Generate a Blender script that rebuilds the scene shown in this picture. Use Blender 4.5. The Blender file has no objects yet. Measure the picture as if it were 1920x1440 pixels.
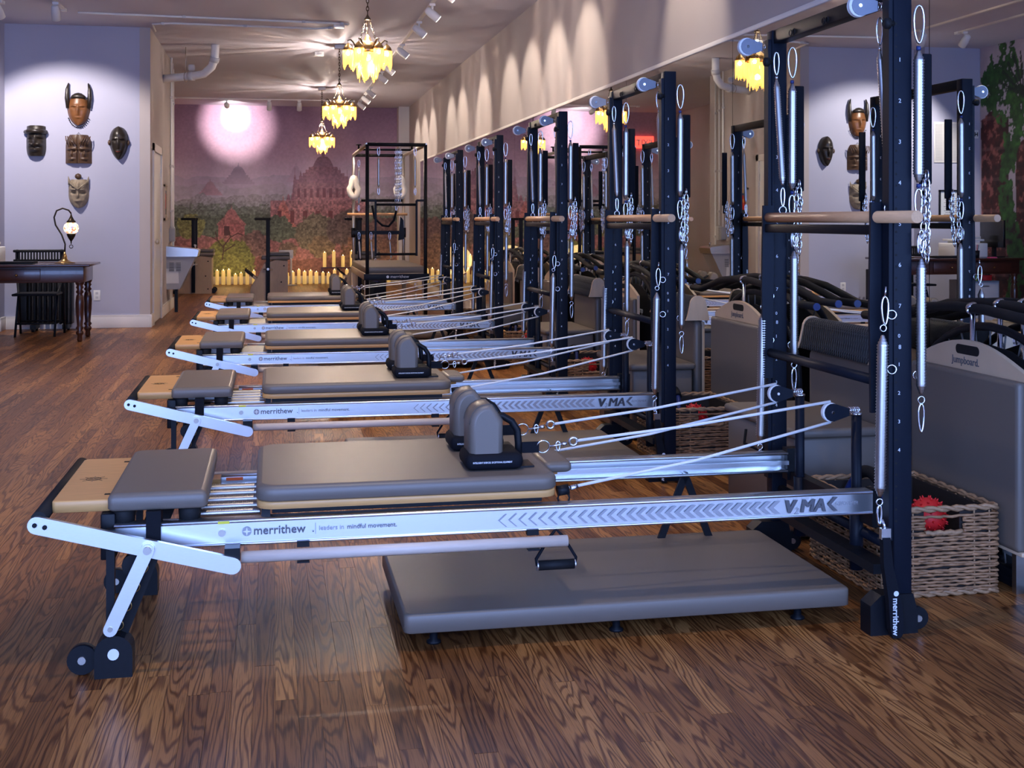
import bpy, bmesh, math, random
import numpy as np
from mathutils import Vector, Matrix
R = math.radians
rnd = random.Random(7)
sc = bpy.context.scene
C = sc.collection

# ------------------------------------------------------------------ camera
cam = bpy.data.cameras.new('camera'); camo = bpy.data.objects.new('camera', cam); C.objects.link(camo)
cam.sensor_width = 36; cam.lens = 2300 / 1920 * 36
cam.shift_y = -307 / 1920
camo.location = (0, 0, 1.25)
camo.rotation_euler = (R(90), 0, -math.atan(450 / 2300))
cam.clip_start = 0.05; cam.clip_end = 200
sc.camera = camo

# ------------------------------------------------------------------ world: daylight outside the shop front
w = bpy.data.worlds.new('daylight'); sc.world = w; w.use_nodes = True
bg = w.node_tree.nodes['Background']; bg.inputs[0].default_value = (0.29, 0.46, 1.0, 1); bg.inputs[1].default_value = 7.5
# portal over the shop window (sampling aid for the daylight)
pl = bpy.data.lights.new('window_portal', 'AREA'); pl.shape = 'RECTANGLE'; pl.size = 5.9; pl.size_y = 2.85
plo = bpy.data.objects.new('window_portal', pl); C.objects.link(plo)
plo.location = (-0.55, -2.05, 1.65); plo.rotation_euler = (R(90), 0, 0)
pl.cycles.is_portal = True
vs = sc.view_settings
vs.view_transform = 'Standard'; vs.look = 'None'; vs.gamma = 1; vs.use_curve_mapping = False
vs.exposure = 0.6

def add_light(name, kind, loc, energy, color, parent=None, target=None, **kw):
    l = bpy.data.lights.new(name, kind); l.energy = energy; l.color = color
    for k, v in kw.items(): setattr(l, k, v)
    o = bpy.data.objects.new(name, l); C.objects.link(o); o.location = loc
    if target is not None:
        o.rotation_euler = (Vector(target) - Vector(loc)).to_track_quat('-Z', 'Y').to_euler()
    if parent:
        o.parent = parent; o.location = Vector(loc) - parent.location
    return o

# ------------------------------------------------------------------ materials
def lin(c): return tuple(((x / 255) / 12.92 if x / 255 <= .04045 else ((x / 255 + .055) / 1.055) ** 2.4) for x in c)
M = {}
def mat(name, col, rough=.5, metal=0, noise=0, nscale=40, bump=0, coat=0, spec=.5, emit=None, estr=0, stretch=(1, 1, 1), sheen=0):
    m = bpy.data.materials.new(name); m.use_nodes = True
    nt = m.node_tree; b = nt.nodes['Principled BSDF']
    b.inputs['Base Color'].default_value = (*col, 1); b.inputs['Roughness'].default_value = rough
    b.inputs['Metallic'].default_value = metal; b.inputs['Coat Weight'].default_value = coat
    b.inputs['Specular IOR Level'].default_value = spec
    if emit: b.inputs['Emission Color'].default_value = (*emit, 1); b.inputs['Emission Strength'].default_value = estr
    if noise or bump:
        tc = nt.nodes.new('ShaderNodeTexCoord'); mp = nt.nodes.new('ShaderNodeMapping'); mp.inputs['Scale'].default_value = stretch
        nt.links.new(tc.outputs['Object'], mp.inputs[0])
        n = nt.nodes.new('ShaderNodeTexNoise'); n.inputs['Scale'].default_value = nscale; n.inputs['Detail'].default_value = 5
        nt.links.new(mp.outputs[0], n.inputs['Vector'])
        if noise:
            mx = nt.nodes.new('ShaderNodeMix'); mx.data_type = 'RGBA'
            mx.inputs[6].default_value = (*[max(0, x * (1 - noise)) for x in col], 1)
            mx.inputs[7].default_value = (*[min(1, x * (1 + noise)) for x in col], 1)
            nt.links.new(n.outputs['Fac'], mx.inputs[0]); nt.links.new(mx.outputs[2], b.inputs['Base Color'])
        if bump:
            bp = nt.nodes.new('ShaderNodeBump'); bp.inputs['Strength'].default_value = bump; bp.inputs['Distance'].default_value = .002
            nt.links.new(n.outputs['Fac'], bp.inputs['Height']); nt.links.new(bp.outputs[0], b.inputs['Normal'])
    M[name] = m
    return m
mat('vinyl', (.165, .135, .108), .42, bump=.12, nscale=500, noise=.06)
mat('vinyl_dark', (.10, .092, .085), .45, bump=.12, nscale=400)
mat('alu', (.80, .82, .84), .30, 1, noise=.05, nscale=60, stretch=(1, 30, 30))
mat('alu_brush', (.72, .73, .75), .36, 1, noise=.08, nscale=90, stretch=(1, 20, 20))
mat('black', (.006, .007, .010), .45, noise=.2, nscale=80, spec=.2)
mat('black_matte', (.010, .010, .011), .65, bump=.2, nscale=300, spec=.25)
mat('webbing', (.006, .007, .011), .7, bump=.4, nscale=700, spec=.15)
mat('navy_steel', (.005, .008, .016), .48, noise=.1, nscale=60, spec=.18)
mat('alu_dull', (.22, .24, .29), .45, 0, noise=.05, nscale=60)
mat('chrome', (.82, .82, .84), .14, 1, noise=.03)
mat('steel', (.50, .47, .43), .34, 1, noise=.06, nscale=200)
mat('rope', (.80, .80, .78), .7, bump=.7, nscale=420, noise=.12)
mat('white_plastic', (.78, .78, .77), .4, noise=.02)
mat('grey_print', (.10, .10, .11), .5, noise=.05)
mat('pale_print', (.34, .34, .36), .45, noise=.05)
mat('white_print', (.8, .82, .86), .5, noise=.02)
mat('orange_print', (.75, .14, .03), .5, noise=.05)
mat('yellow_print', (.75, .68, .05), .5, noise=.05)
mat('maple', (.72, .38, .13), .42, noise=.18, nscale=14, stretch=(1, 9, 9))
mat('dowel', (.66, .37, .18), .38, noise=.15, nscale=20, stretch=(8, 1, 8))
mat('pale_dowel', (.66, .54, .44), .42, noise=.10, nscale=20, stretch=(1, 8, 8))
mat('birch', (.68, .49, .31), .45, noise=.10, nscale=9, stretch=(6, 1, 1))
mat('oak_pale', (.42, .31, .21), .5, noise=.16, nscale=10, stretch=(6, 6, 1))
mat('trim_white', (.72, .69, .66), .45, noise=.02, nscale=8)
mat('paint', (.40, .41, .53), .75, noise=.03, nscale=3, bump=.04)
mat('paint_warm', (.43, .385, .38), .75, noise=.03, nscale=3, bump=.04)
mat('ceiling_paint', (.56, .55, .64), .8, noise=.03, nscale=3)
mat('mahogany', (.050, .014, .008), .28, noise=.4, nscale=12, stretch=(1, 8, 8), coat=.3)
mat('brass', (.32, .20, .08), .32, 1, noise=.3, nscale=60)
mat('dark_bronze', (.05, .035, .022), .4, .8, noise=.3, nscale=60)
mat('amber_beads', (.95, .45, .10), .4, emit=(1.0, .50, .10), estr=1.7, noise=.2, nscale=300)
mat('bulb', (1, .9, .7), .4, emit=(1.0, .80, .45), estr=30, noise=.01)
mat('lamp_mosaic', (.8, .6, .35), .3, emit=(1, .72, .35), estr=1.1, noise=.5, nscale=50)
def mosaic():
    nt = M['lamp_mosaic'].node_tree; v = nt.nodes.new('ShaderNodeTexVoronoi'); v.inputs['Scale'].default_value = 60
    tc = nt.nodes.new('ShaderNodeTexCoord'); nt.links.new(tc.outputs['Object'], v.inputs['Vector'])
    r = nt.nodes.new('ShaderNodeValToRGB'); r.color_ramp.interpolation = 'CONSTANT'; e = r.color_ramp.elements
    e[0].color = (1, .85, .55, 1); e[1].position = .45; e[1].color = (.55, .10, .03, 1)
    for q, c in ((.6, (1, .6, .2, 1)), (.72, (.1, .2, .5, 1)), (.82, (1, .95, .8, 1))): x = e.new(q); x.color = c
    sp = nt.nodes.new('ShaderNodeSeparateColor'); nt.links.new(v.outputs['Color'], sp.inputs[0]); nt.links.new(sp.outputs[0], r.inputs[0])
    b = nt.nodes['Principled BSDF']; nt.links.new(r.outputs[0], b.inputs['Emission Color'])
mosaic()
mat('candle', (.80, .62, .34), .5, emit=(1.0, .62, .16), estr=.30, noise=.06, nscale=20)
mat('flame', (1, .7, .2), .5, emit=(1, .62, .2), estr=12, noise=.01)
mat('mask_brown', (.155, .062, .022), .35, noise=.6, nscale=14, bump=.4)
mat('mask_dark', (.020, .015, .012), .35, noise=.6, nscale=16, bump=.4)
mat('mask_mid', (.075, .040, .022), .42, noise=.7, nscale=14, bump=.5)
mat('mask_pale', (.25, .20, .14), .55, noise=.85, nscale=22, bump=.6)
mat('mask_red', (.25, .05, .03), .5, noise=.2)
mat('wicker', (.34, .175, .080), .55, noise=.85, nscale=26, bump=.5)
mat('wicker_rim', (.38, .22, .11), .55, noise=.6, nscale=60, bump=.5)
mat('liner_dark', (.022, .014, .010), .7, noise=.3)
mat('red_rubber', (.75, .02, .02), .45, noise=.1)
mat('blue_rubber', (.02, .04, .16), .4, noise=.1)
mat('grey_plastic', (.32, .32, .34), .5, noise=.05, nscale=200)
mat('light_grey', (.55, .55, .56), .4, noise=.03)
mat('frame_pale', (.55, .45, .36), .5, noise=.1)
mat('exit_red', (.8, .03, .03), .4, emit=(1, .06, .04), estr=2.0, noise=.02)
mat('exit_text', (.25, .0, .0), .5, noise=.02)
mat('blue_led', (.05, .05, .9), .3, emit=(.08, .06, 1.0), estr=25, noise=.01)
mat('spot_glow', (1, .95, .85), .3, emit=(1, .90, .74), estr=18, noise=.01)
mat('pink_note', (.85, .10, .22), .6, noise=.05)
mat('green_note', (.55, .70, .05), .6, noise=.05)
mat('paper', (.66, .70, .72), .6, noise=.04, nscale=30)
mat('screen', (.006, .006, .007), .2, noise=.1)
mat('quilt', (.018, .018, .018), .7, bump=.6, nscale=120)

def mirror_mat():
    m = bpy.data.materials.new('mirror_glass'); m.use_nodes = True; nt = m.node_tree
    b = nt.nodes['Principled BSDF']; b.inputs['Base Color'].default_value = (.80, .83, .82, 1)
    b.inputs['Metallic'].default_value = 1; b.inputs['Roughness'].default_value = .004
    n = nt.nodes.new('ShaderNodeTexNoise'); n.inputs['Scale'].default_value = .7
    mr = nt.nodes.new('ShaderNodeMapRange'); mr.inputs[3].default_value = .002; mr.inputs[4].default_value = .012
    nt.links.new(n.outputs['Fac'], mr.inputs[0]); nt.links.new(mr.outputs[0], b.inputs['Roughness'])
    M['mirror'] = m
mirror_mat()

def floor_mat():
    m = bpy.data.materials.new('oak_strip_floor'); m.use_nodes = True; nt = m.node_tree; L = nt.links.new
    N = nt.nodes.new; b = nt.nodes['Principled BSDF']
    geo = N('ShaderNodeNewGeometry'); oi = N('ShaderNodeObjectInfo')
    ad = N('ShaderNodeMath'); ad.operation = 'ADD'; L(geo.outputs['Random Per Island'], ad.inputs[0]); L(oi.outputs['Random'], ad.inputs[1])
    fr = N('ShaderNodeMath'); fr.operation = 'FRACT'; L(ad.outputs[0], fr.inputs[0])
    off = N('ShaderNodeVectorMath'); off.operation = 'SCALE'; off.inputs[0].default_value = (37, 91, 13); L(fr.outputs[0], off.inputs['Scale'])
    av = N('ShaderNodeVectorMath'); av.operation = 'ADD'; L(geo.outputs['Position'], av.inputs[0]); L(off.outputs[0], av.inputs[1])
    mp = N('ShaderNodeMapping'); mp.inputs['Scale'].default_value = (1, .075, 1); L(av.outputs[0], mp.inputs[0])
    # cathedral grain: contour lines of a stretched noise
    n1 = N('ShaderNodeTexNoise'); n1.inputs['Scale'].default_value = 9; n1.inputs['Detail'].default_value = 2.5; n1.inputs['Roughness'].default_value = .45; L(mp.outputs[0], n1.inputs['Vector'])
    mu = N('ShaderNodeMath'); mu.operation = 'MULTIPLY'; mu.inputs[1].default_value = 150; L(n1.outputs['Fac'], mu.inputs[0])
    sn = N('ShaderNodeMath'); sn.operation = 'SINE'; L(mu.outputs[0], sn.inputs[0])
    mr = N('ShaderNodeMapRange'); mr.inputs[1].default_value = -1; mr.inputs[2].default_value = .0; L(sn.outputs[0], mr.inputs[0])
    mp2 = N('ShaderNodeMapping'); mp2.inputs['Scale'].default_value = (1, .02, 1); L(av.outputs[0], mp2.inputs[0])
    n2 = N('ShaderNodeTexNoise'); n2.inputs['Scale'].default_value = 420; n2.inputs['Detail'].default_value = 3; L(mp2.outputs[0], n2.inputs['Vector'])
    c1 = N('ShaderNodeValToRGB'); e = c1.color_ramp.elements
    e[0].position = 0; e[0].color = (.17, .062, .016, 1); e[1].position = 1; e[1].color = (.44, .20, .060, 1)
    x = e.new(.5); x.color = (.29, .115, .032, 1)
    L(fr.outputs[0], c1.inputs[0])
    dk = N('ShaderNodeMix'); dk.data_type = 'RGBA'; dk.blend_type = 'MULTIPLY'; dk.inputs[7].default_value = (.36, .28, .22, 1)
    iv = N('ShaderNodeMath'); iv.operation = 'SUBTRACT'; iv.inputs[0].default_value = 1; L(mr.outputs[0], iv.inputs[1])
    L(iv.outputs[0], dk.inputs[0]); L(c1.outputs[0], dk.inputs[6])
    d2 = N('ShaderNodeMix'); d2.data_type = 'RGBA'; d2.blend_type = 'MULTIPLY'; d2.inputs[7].default_value = (.45, .42, .4, 1)
    mr2 = N('ShaderNodeMapRange'); mr2.inputs[1].default_value = .5; mr2.inputs[2].default_value = .68; L(n2.outputs['Fac'], mr2.inputs[0]); L(mr2.outputs[0], d2.inputs[0]); L(dk.outputs[2], d2.inputs[6])
    L(d2.outputs[2], b.inputs['Base Color'])
    rr = N('ShaderNodeMapRange'); rr.inputs[3].default_value = .30; rr.inputs[4].default_value = .46; L(n2.outputs['Fac'], rr.inputs[0]); L(rr.outputs[0], b.inputs['Roughness'])
    bp = N('ShaderNodeBump'); bp.inputs['Strength'].default_value = .12; bp.inputs['Distance'].default_value = .001; L(mr.outputs[0], bp.inputs['Height']); L(bp.outputs[0], b.inputs['Normal'])
    b.inputs['Specular IOR Level'].default_value = .30
    M['floor'] = m
floor_mat()

def attr_mat(name, rough=.7):
    m = bpy.data.materials.new(name); m.use_nodes = True; nt = m.node_tree
    a = nt.nodes.new('ShaderNodeAttribute'); a.attribute_name = 'print'
    b = nt.nodes['Principled BSDF']; b.inputs['Roughness'].default_value = rough
    nt.links.new(a.outputs['Color'], b.inputs['Base Color']); M[name] = m
attr_mat('mural_print'); attr_mat('poster_print')

# ------------------------------------------------------------------ mesh builder
class MB:
    def __init__(s): s.v = []; s.f = []; s.s = []
    def add(s, vs, fs, smooth=False):
        o = len(s.v); s.v += [tuple(q) for q in vs]; s.f += [tuple(i + o for i in q) for q in fs]; s.s += [smooth] * len(fs) if not isinstance(smooth, list) else smooth
        return s
    def box(s, x0, x1, y0, y1, z0, z1, bev=0, seg=2, rot=None, piv=None):
        bm = bmesh.new(); bmesh.ops.create_cube(bm, size=1)
        for q in bm.verts: q.co = ((x0 + x1) / 2 + q.co.x * (x1 - x0), (y0 + y1) / 2 + q.co.y * (y1 - y0), (z0 + z1) / 2 + q.co.z * (z1 - z0))
        if bev: bmesh.ops.bevel(bm, geom=bm.edges[:] , offset=bev, segments=seg, affect='EDGES', profile=.5)
        if rot is not None:
            bmesh.ops.transform(bm, matrix=rot, verts=bm.verts, space=Matrix.Translation(-Vector(piv)) if piv else Matrix())
        bm.verts.index_update()
        s.add([q.co[:] for q in bm.verts], [[q.index for q in f.verts] for f in bm.faces], bool(bev)); bm.free(); return s
    def ring(s, c, ax, r, n, ref=None):
        ax = Vector(ax).normalized(); ref = Vector(ref) if ref is not None else (Vector((0, 0, 1)) if abs(ax.z) < .9 else Vector((1, 0, 0)))
        a = ax.cross(ref).normalized(); b = ax.cross(a)
        return [Vector(c) + a * (r * math.cos(2 * math.pi * i / n)) + b * (r * math.sin(2 * math.pi * i / n)) for i in range(n)]
    def rings(s, rs, smooth=True, closed=False, caps=True):
        n = len(rs[0]); vs = [p for r in rs for p in r]; fs = []
        m = len(rs)
        for k in range(m if closed else m - 1):
            a = k * n; b = ((k + 1) % m) * n
            for i in range(n): fs.append((a + i, a + (i + 1) % n, b + (i + 1) % n, b + i))
        sm = [smooth] * len(fs)
        if caps and not closed:
            fs.append(tuple(range(n))[::-1]); fs.append(tuple((m - 1) * n + i for i in range(n))); sm += [False, False]
        o = len(s.v); s.v += [tuple(q) for q in vs]; s.f += [tuple(i + o for i in q) for q in fs]; s.s += sm
        return s
    def cyl(s, p0, p1, r, r1=None, n=12):
        ax = Vector(p1) - Vector(p0); return s.rings([s.ring(p0, ax, r, n), s.ring(p1, ax, r if r1 is None else r1, n)])
    def tube(s, path, r, n=8, closed=False):
        P = [Vector(p) for p in path]; m = len(P); rs = []; ref = None
        for i, p in enumerate(P):
            t = (P[(i + 1) % m] - P[i - 1]) if closed else (P[min(i + 1, m - 1)] - P[max(i - 1, 0)])
            t.normalize()
            if ref is None: ref = Vector((0, 0, 1)) if abs(t.z) < .9 else Vector((1, 0, 0))
            a = t.cross(ref).normalized(); b = t.cross(a).normalized(); ref = -b if False else a.cross(t)
            rr = r[i] if isinstance(r, (list, tuple)) else r
            rs.append([p + a * (rr * math.cos(2 * math.pi * k / n)) + b * (rr * math.sin(2 * math.pi * k / n)) for k in range(n)])
        return s.rings(rs, closed=closed)
    def lathe(s, prof, c=(0, 0, 0), n=20, axis=(0, 0, 1)):
        ax = Vector(axis).normalized()
        return s.rings([s.ring(Vector(c) + ax * z, ax, max(r, 1e-4), n) for r, z in prof])
    def spring(s, p0, p1, r, pitch=.009, n=10, taper=.03):
        p0 = Vector(p0); p1 = Vector(p1); L = (p1 - p0).length; d = (p1 - p0) / L; rs = []
        k = int(L / pitch)
        for i in range(k + 1):
            for j, q in ((0, .80), (.5, 1.0)):
                z = min((i + j) * L / (k + 1), L); e = min(z, L - z); g = q * (min(1, .25 + .75 * e / taper))
                rs.append(s.ring(p0 + d * z, d, r * g, n))
        return s.rings(rs)
    def prism(s, poly, axis, d0, d1, smooth=False):
        n = len(poly)
        def P(a, b, d): return {'x': (d, a, b), 'y': (a, d, b), 'z': (a, b, d)}[axis]
        vs = [P(a, b, d0) for a, b in poly] + [P(a, b, d1) for a, b in poly]
        fs = [tuple(range(n))[::-1], tuple(range(n, 2 * n))] + [(i, (i + 1) % n, n + (i + 1) % n, n + i) for i in range(n)]
        return s.add(vs, fs, [False, False] + [smooth] * n)
    def torus(s, c, ax, r, t, n=16, m=6):
        return s.tube(s.ring(c, ax, r, n), t, m, closed=True)
    def carabiner(s, top, L, t=.004, wd=.018, ax='x'):
        # pear shaped snap hook hanging from top
        t0 = Vector(top); pts = []
        for i in range(18):
            a = 2 * math.pi * i / 18; q = (1 - math.cos(a)) / 2; ww = wd * (.62 + .38 * (1 - q)) if True else wd
            h = math.sin(a) * ww
            pts.append(t0 + Vector((h if ax == 'x' else 0, h if ax == 'y' else 0, -L * q)))
        return s.tube(pts, t, 6, closed=True)
    def chain(s, p0, p1, link=.03, t=.003, wd=.008):
        p0 = Vector(p0); p1 = Vector(p1); L = (p1 - p0).length; d = (p1 - p0) / L; k = max(1, int(L / (link * .75)))
        a = d.cross(Vector((0, 1, 0.01))).normalized(); b = d.cross(a).normalized()
        for i in range(k):
            c = p0 + d * ((i + .5) * L / k); e = a if i % 2 else b
            s.tube([c + d * (math.cos(q) * link / 2) + e * (math.sin(q) * wd) for q in [2 * math.pi * j / 10 for j in range(10)]], t, 5, closed=True)
        return s
    def mesh(s, name):
        me = bpy.data.meshes.new(name); me.from_pydata([tuple(Vector(q) - OFF) for q in s.v], [], s.f)
        me.polygons.foreach_set('use_smooth', s.s); me.update()
        bm = bmesh.new(); bm.from_mesh(me); bmesh.ops.recalc_face_normals(bm, faces=bm.faces); bm.to_mesh(me); bm.free()
        return me
    def build(s, name, m, parent=None):
        me = s.mesh(name); me.materials.append(M[m]); o = bpy.data.objects.new(name, me); C.objects.link(o)
        if parent: o.parent = parent
        return o
OFF = Vector((0, 0, 0))
def tag(o, label, cat, group=None):
    o['label'] = label; o['category'] = cat
    if group: o['group'] = group
    return o
def thing(name, loc, label, cat, group=None):
    global OFF
    o = bpy.data.objects.new(name, None); C.objects.link(o); o.location = loc; o.empty_display_size = .1
    OFF = Vector(loc); return tag(o, label, cat, group)
def done():
    global OFF
    OFF = Vector((0, 0, 0))
def struct(o): o['kind'] = 'structure'; return o
def copy_tree(o, parent=None):
    c = o.copy(); C.objects.link(c); c.parent = parent
    for ch in o.children: copy_tree(ch, c)
    return c
def shift_copy(o, d, label=None):
    c = copy_tree(o); c.location = o.location + Vector(d)
    if label: c['label'] = label
    return c
def text(body, size, m, parent, loc, face='-y', name='lettering', shear=0, bold=0, align='LEFT', line=1, sx=1, ext=.0006, mirror=False):
    cu = bpy.data.curves.new(name, 'FONT'); cu.body = body; cu.size = size; cu.extrude = ext; cu.shear = shear; cu.align_x = align
    cu.offset = bold; cu.space_line = line; cu.resolution_u = 3
    t = bpy.data.objects.new(name, cu); C.objects.link(t)
    bpy.context.view_layer.update()
    me = bpy.data.meshes.new_from_object(t.evaluated_get(bpy.context.evaluated_depsgraph_get()))
    bpy.data.objects.remove(t); me.materials.clear(); me.materials.append(M[m])
    rot = {'-y': Matrix.Rotation(R(90), 4, 'X'), '-x': Matrix.Rotation(R(-90), 4, 'Z') @ Matrix.Rotation(R(90), 4, 'X'), '+x': Matrix.Rotation(R(90), 4, 'Z') @ Matrix.Rotation(R(90), 4, 'X'),
           '-ydown': Matrix.Rotation(R(90), 4, 'Y') @ Matrix.Rotation(R(90), 4, 'X')}[face]
    me.transform(Matrix.Translation(Vector(loc) - OFF) @ rot @ Matrix.Diagonal((sx, 1, 1, 1)))
    o = bpy.data.objects.new(name, me); C.objects.link(o)
    if parent: o.parent = parent
    return o

# ================================================================== STRUCTURE
XR, XL, YF, YB, ZC = 2.67, -3.79, -2.0, 24.6, 3.5
XD, YM, XA, YA = -1.395, 14.87, -3.0, 14.6     # partition corner, mask wall, alcove return
# floor: base slab with oak strips
fl = struct(MB().box(XL - .2, XR + .2, YF - .2, YB + .2, -.14, -.012).build('floor', 'floor'))
PW = .057
planks = []
x = XL - .02
while x < XR + .05:
    y = YF - rnd.random() * 1.2
    while y < YB:
        l = .55 + rnd.random() * 1.3; planks.append((x, max(y, YF), min(y + l, YB + .05))); y += l
    x += PW
def vis(p):
    cx = p[0] + PW / 2; best = 0
    for yy in (p[1], (p[1] + p[2]) / 2, p[2]):
        wv = cx * .192 + yy * .9814
        if wv < 2.6: continue
        px = 960 + 2300 * (cx * .9814 - yy * .192) / wv; py = 413 + 2300 * 1.25 / wv
        if -30 < px < 1950 and py < 1460: best = max(best, 1 / wv ** 2)
    return best
planks.sort(key=vis, reverse=True)
pm = {}
joined = MB()
def plank_mb(mb, x, y0, y1): return mb.box(x + .0004, x + PW - .0004, y0 + .0005, y1 - .0005, -.014, 0)
for i, p in enumerate(planks):
    if i < 300:
        k = round((p[2] - p[1]) / .1)
        if k not in pm:
            me = MB(); plank_mb(me, -PW / 2, -.5, .5); mm = me.mesh('plank'); mm.materials.append(M['floor']); pm[k] = mm
        o = bpy.data.objects.new('plank', pm[k]); C.objects.link(o); o.parent = fl
        o.location = (p[0] + PW / 2, (p[1] + p[2]) / 2, 0); o.scale = (1, p[2] - p[1], 1)
    else: plank_mb(joined, *p)
jo = joined.build('floor_planks', 'floor', fl); jo['kind'] = 'stuff'

ce = struct(MB().box(XL - .2, XR + .2, YF - .2, YB + .2, ZC, ZC + .12).build('ceiling', 'ceiling_paint'))
struct(MB().box(XR, XR + .15, YF, YB, 0, ZC).build('wall_right', 'paint_warm'))
wb = struct(MB().box(XL, XR, YB, YB + .15, 0, ZC).build('wall_back', 'paint'))
struct(MB().box(XL - .15, XL, YF, YA, 0, ZC).build('wall_left', 'paint'))
struct(MB().box(XL, XA, YA, YA + .3, 0, ZC).box(XA, XD - .12, YM, YM + .12, 0, ZC).build('wall_partition', 'paint'))
# corridor wall with the door opening (door between y 15.2 and 16.3)
DY0, DY1, DZ = 15.22, 16.22, 2.08
struct(MB().box(XD - .12, XD, YM, DY0, 0, ZC).box(XD - .12, XD, DY1, 18.2, 0, ZC).box(XD - .12, XD, DY0, DY1, DZ, ZC).build('wall_corridor', 'paint_warm'))
struct(MB().box(-3.0, XD - .12, 18.08, 18.2, 0, ZC).box(-3.12, -3.0, 14.9, YB, 0, ZC).build('wall_recess', 'paint_warm'))
# front wall behind the camera with the shop window opening
struct(MB().box(XL, XR, YF - .15, YF, 0, .2).box(XL, XR, YF - .15, YF, 3.1, ZC).box(XL, -3.5, YF - .15, YF, .2, 3.1).box(2.4, XR, YF - .15, YF, .2, 3.1).build('wall_front', 'paint'))
wn = MB()
for xx in (-3.5, -2.05, -.58, .88, 2.34): wn.box(xx, xx + .06, YF - .12, YF - .04, .2, 3.1)
wn.box(-3.5, 2.4, YF - .12, YF - .04, .2, .28).box(-3.5, 2.4, YF - .12, YF - .04, 3.04, 3.1)
struct(wn.build('window_1', 'trim_white'))
# pilaster at the far right corner
struct(MB().box(2.46, XR, YB - .35, YB, 0, ZC).build('trim_1', 'trim_white'))
# baseboards
def bb(name, boxes):
    m = MB()
    for x0, x1, y0, y1 in boxes: m.box(x0, x1, y0, y1, 0, .13, .004).box(x0, x1, y0, y1, .13, .15)
    struct(m.build(name, 'trim_white'))
bb('baseboard_right', [(XR - .02, XR, YF, YB)])
bb('baseboard_partition', [(XA, XD, YM - .018, YM)])
bb('baseboard_corridor', [(XD, XD + .018, YM - .018, DY0 - .09), (XD, XD + .018, DY1 + .09, 18.2)])
bb('baseboard_back', [(-3, 2.46, YB - .018, YB)])
bb('baseboard_left', [(XL, XL + .018, YF, YA), (XL, XA, YA - .018, YA), (XA, XA + .018, YA, YM)])
# door
d = struct(MB().box(XD - .04, XD - .002, DY0, DY1, .01, DZ).build('door_1', 'white_plastic'))
MB().box(XD - .12, XD + .02, DY0 - .09, DY0, 0, DZ + .09).box(XD - .12, XD + .02, DY1, DY1 + .09, 0, DZ + .09).box(XD - .12, XD + .02, DY0 - .09, DY1 + .09, DZ, DZ + .09).build('door_casing', 'trim_white', d)
MB().cyl((XD - .04, 15.34, .99), (XD + .03, 15.34, .99), .012).lathe([(.01, 0), (.03, .015), (.032, .035), (.02, .05), (.0, .052)], (XD + .01, 15.34, .99), 16, (1, 0, 0)).build('door_knob', 'steel', d)
for zz in (.3, 1.1, 1.8): MB().box(XD - .006, XD + .004, DY1 - .012, DY1 - .001, zz, zz + .1).build('hinge', 'steel', d)
# mirrors: one thing, panel by panel
mr = thing('wall_mirror', (XR - .01, 12, .15), 'long wall mirror in tall panels along the reformer row', 'mirror')
ys = [22.3] + [20.03 - 2.2 * i for i in range(9)] + [YF + .1]
ys = sorted(ys)
for a, b in zip(ys[:-1], ys[1:]):
    MB().box(XR - .012, XR - .004, a + .0025, b - .0025, .15, 2.315).build('mirror_panel', 'mirror', mr)
MB().box(XR - .02, XR, ys[0], ys[-1], 2.316, 2.345, .003).build('top_channel', 'trim_white', mr)
done()

# mural print helpers
def fbm(x, y, sc_, oct=5, seed=0):
    rs = np.random.RandomState(seed); t = rs.rand(256, 256); out = np.zeros_like(x); amp = 1; tot = 0
    for o in range(oct):
        xx = x * sc_ * 2 ** o + 17 * o; yy = y * sc_ * 2 ** o + 31 * o
        xi = np.floor(xx).astype(int); yi = np.floor(yy).astype(int); fx = xx - xi; fy = yy - yi
        fx = fx * fx * (3 - 2 * fx); fy = fy * fy * (3 - 2 * fy)
        g = lambda a, b: t[(xi + a) & 255, (yi + b) & 255]
        out += amp * ((g(0, 0) * (1 - fx) + g(1, 0) * fx) * (1 - fy) + (g(0, 1) * (1 - fx) + g(1, 1) * fx) * fy); tot += amp; amp *= .55
    return out / tot
def print_grid(name, m, P, cols, nu, nv, parent):
    # P(u,v)->xyz arrays; cols (nv,nu,3) sRGB 0..255
    u, v = np.meshgrid(np.linspace(0, 1, nu), np.linspace(0, 1, nv)); X, Y, Z = P(u, v)
    vs = np.stack([X, Y, Z], -1).reshape(-1, 3) - np.array(OFF)
    i = np.arange(nu * nv).reshape(nv, nu)
    q = np.stack([i[:-1, :-1], i[:-1, 1:], i[1:, 1:], i[1:, :-1]], -1).reshape(-1, 4)
    me = bpy.data.meshes.new(name); me.from_pydata(vs.tolist(), [], q.tolist())
    c = np.clip(cols / 255., 0, 1); c = np.where(c <= .04045, c / 12.92, ((c + .055) / 1.055) ** 2.4)
    a = me.color_attributes.new('print', 'FLOAT_COLOR', 'POINT')
    a.data.foreach_set('color', np.concatenate([c.reshape(-1, 3), np.ones((nu * nv, 1))], 1).astype(np.float32).ravel())
    me.materials.append(M[m]); o = bpy.data.objects.new(name, me); C.objects.link(o)
    if parent: o.parent = parent
    return o
def pagoda(cx, tip, base, half, steps=5):
    # stepped silhouette: half width as a function of y
    def hw(y):
        t = (y - tip) / (base - tip)
        spire = np.where(t < .22, t * .25, 0)
        dome = np.where((t >= .22) & (t < .5), .08 + .30 * np.sqrt(np.clip((t - .22) / .28, 0, 1)), 0)
        ter = np.where(t >= .5, .42 + .58 * np.floor((t - .5) / .5 * steps) / steps, 0)
        return half * (spire + dome + ter)
    return lambda x, y: (np.abs(x - cx) < hw(y)) & (y >= tip) & (y <= base)
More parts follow.
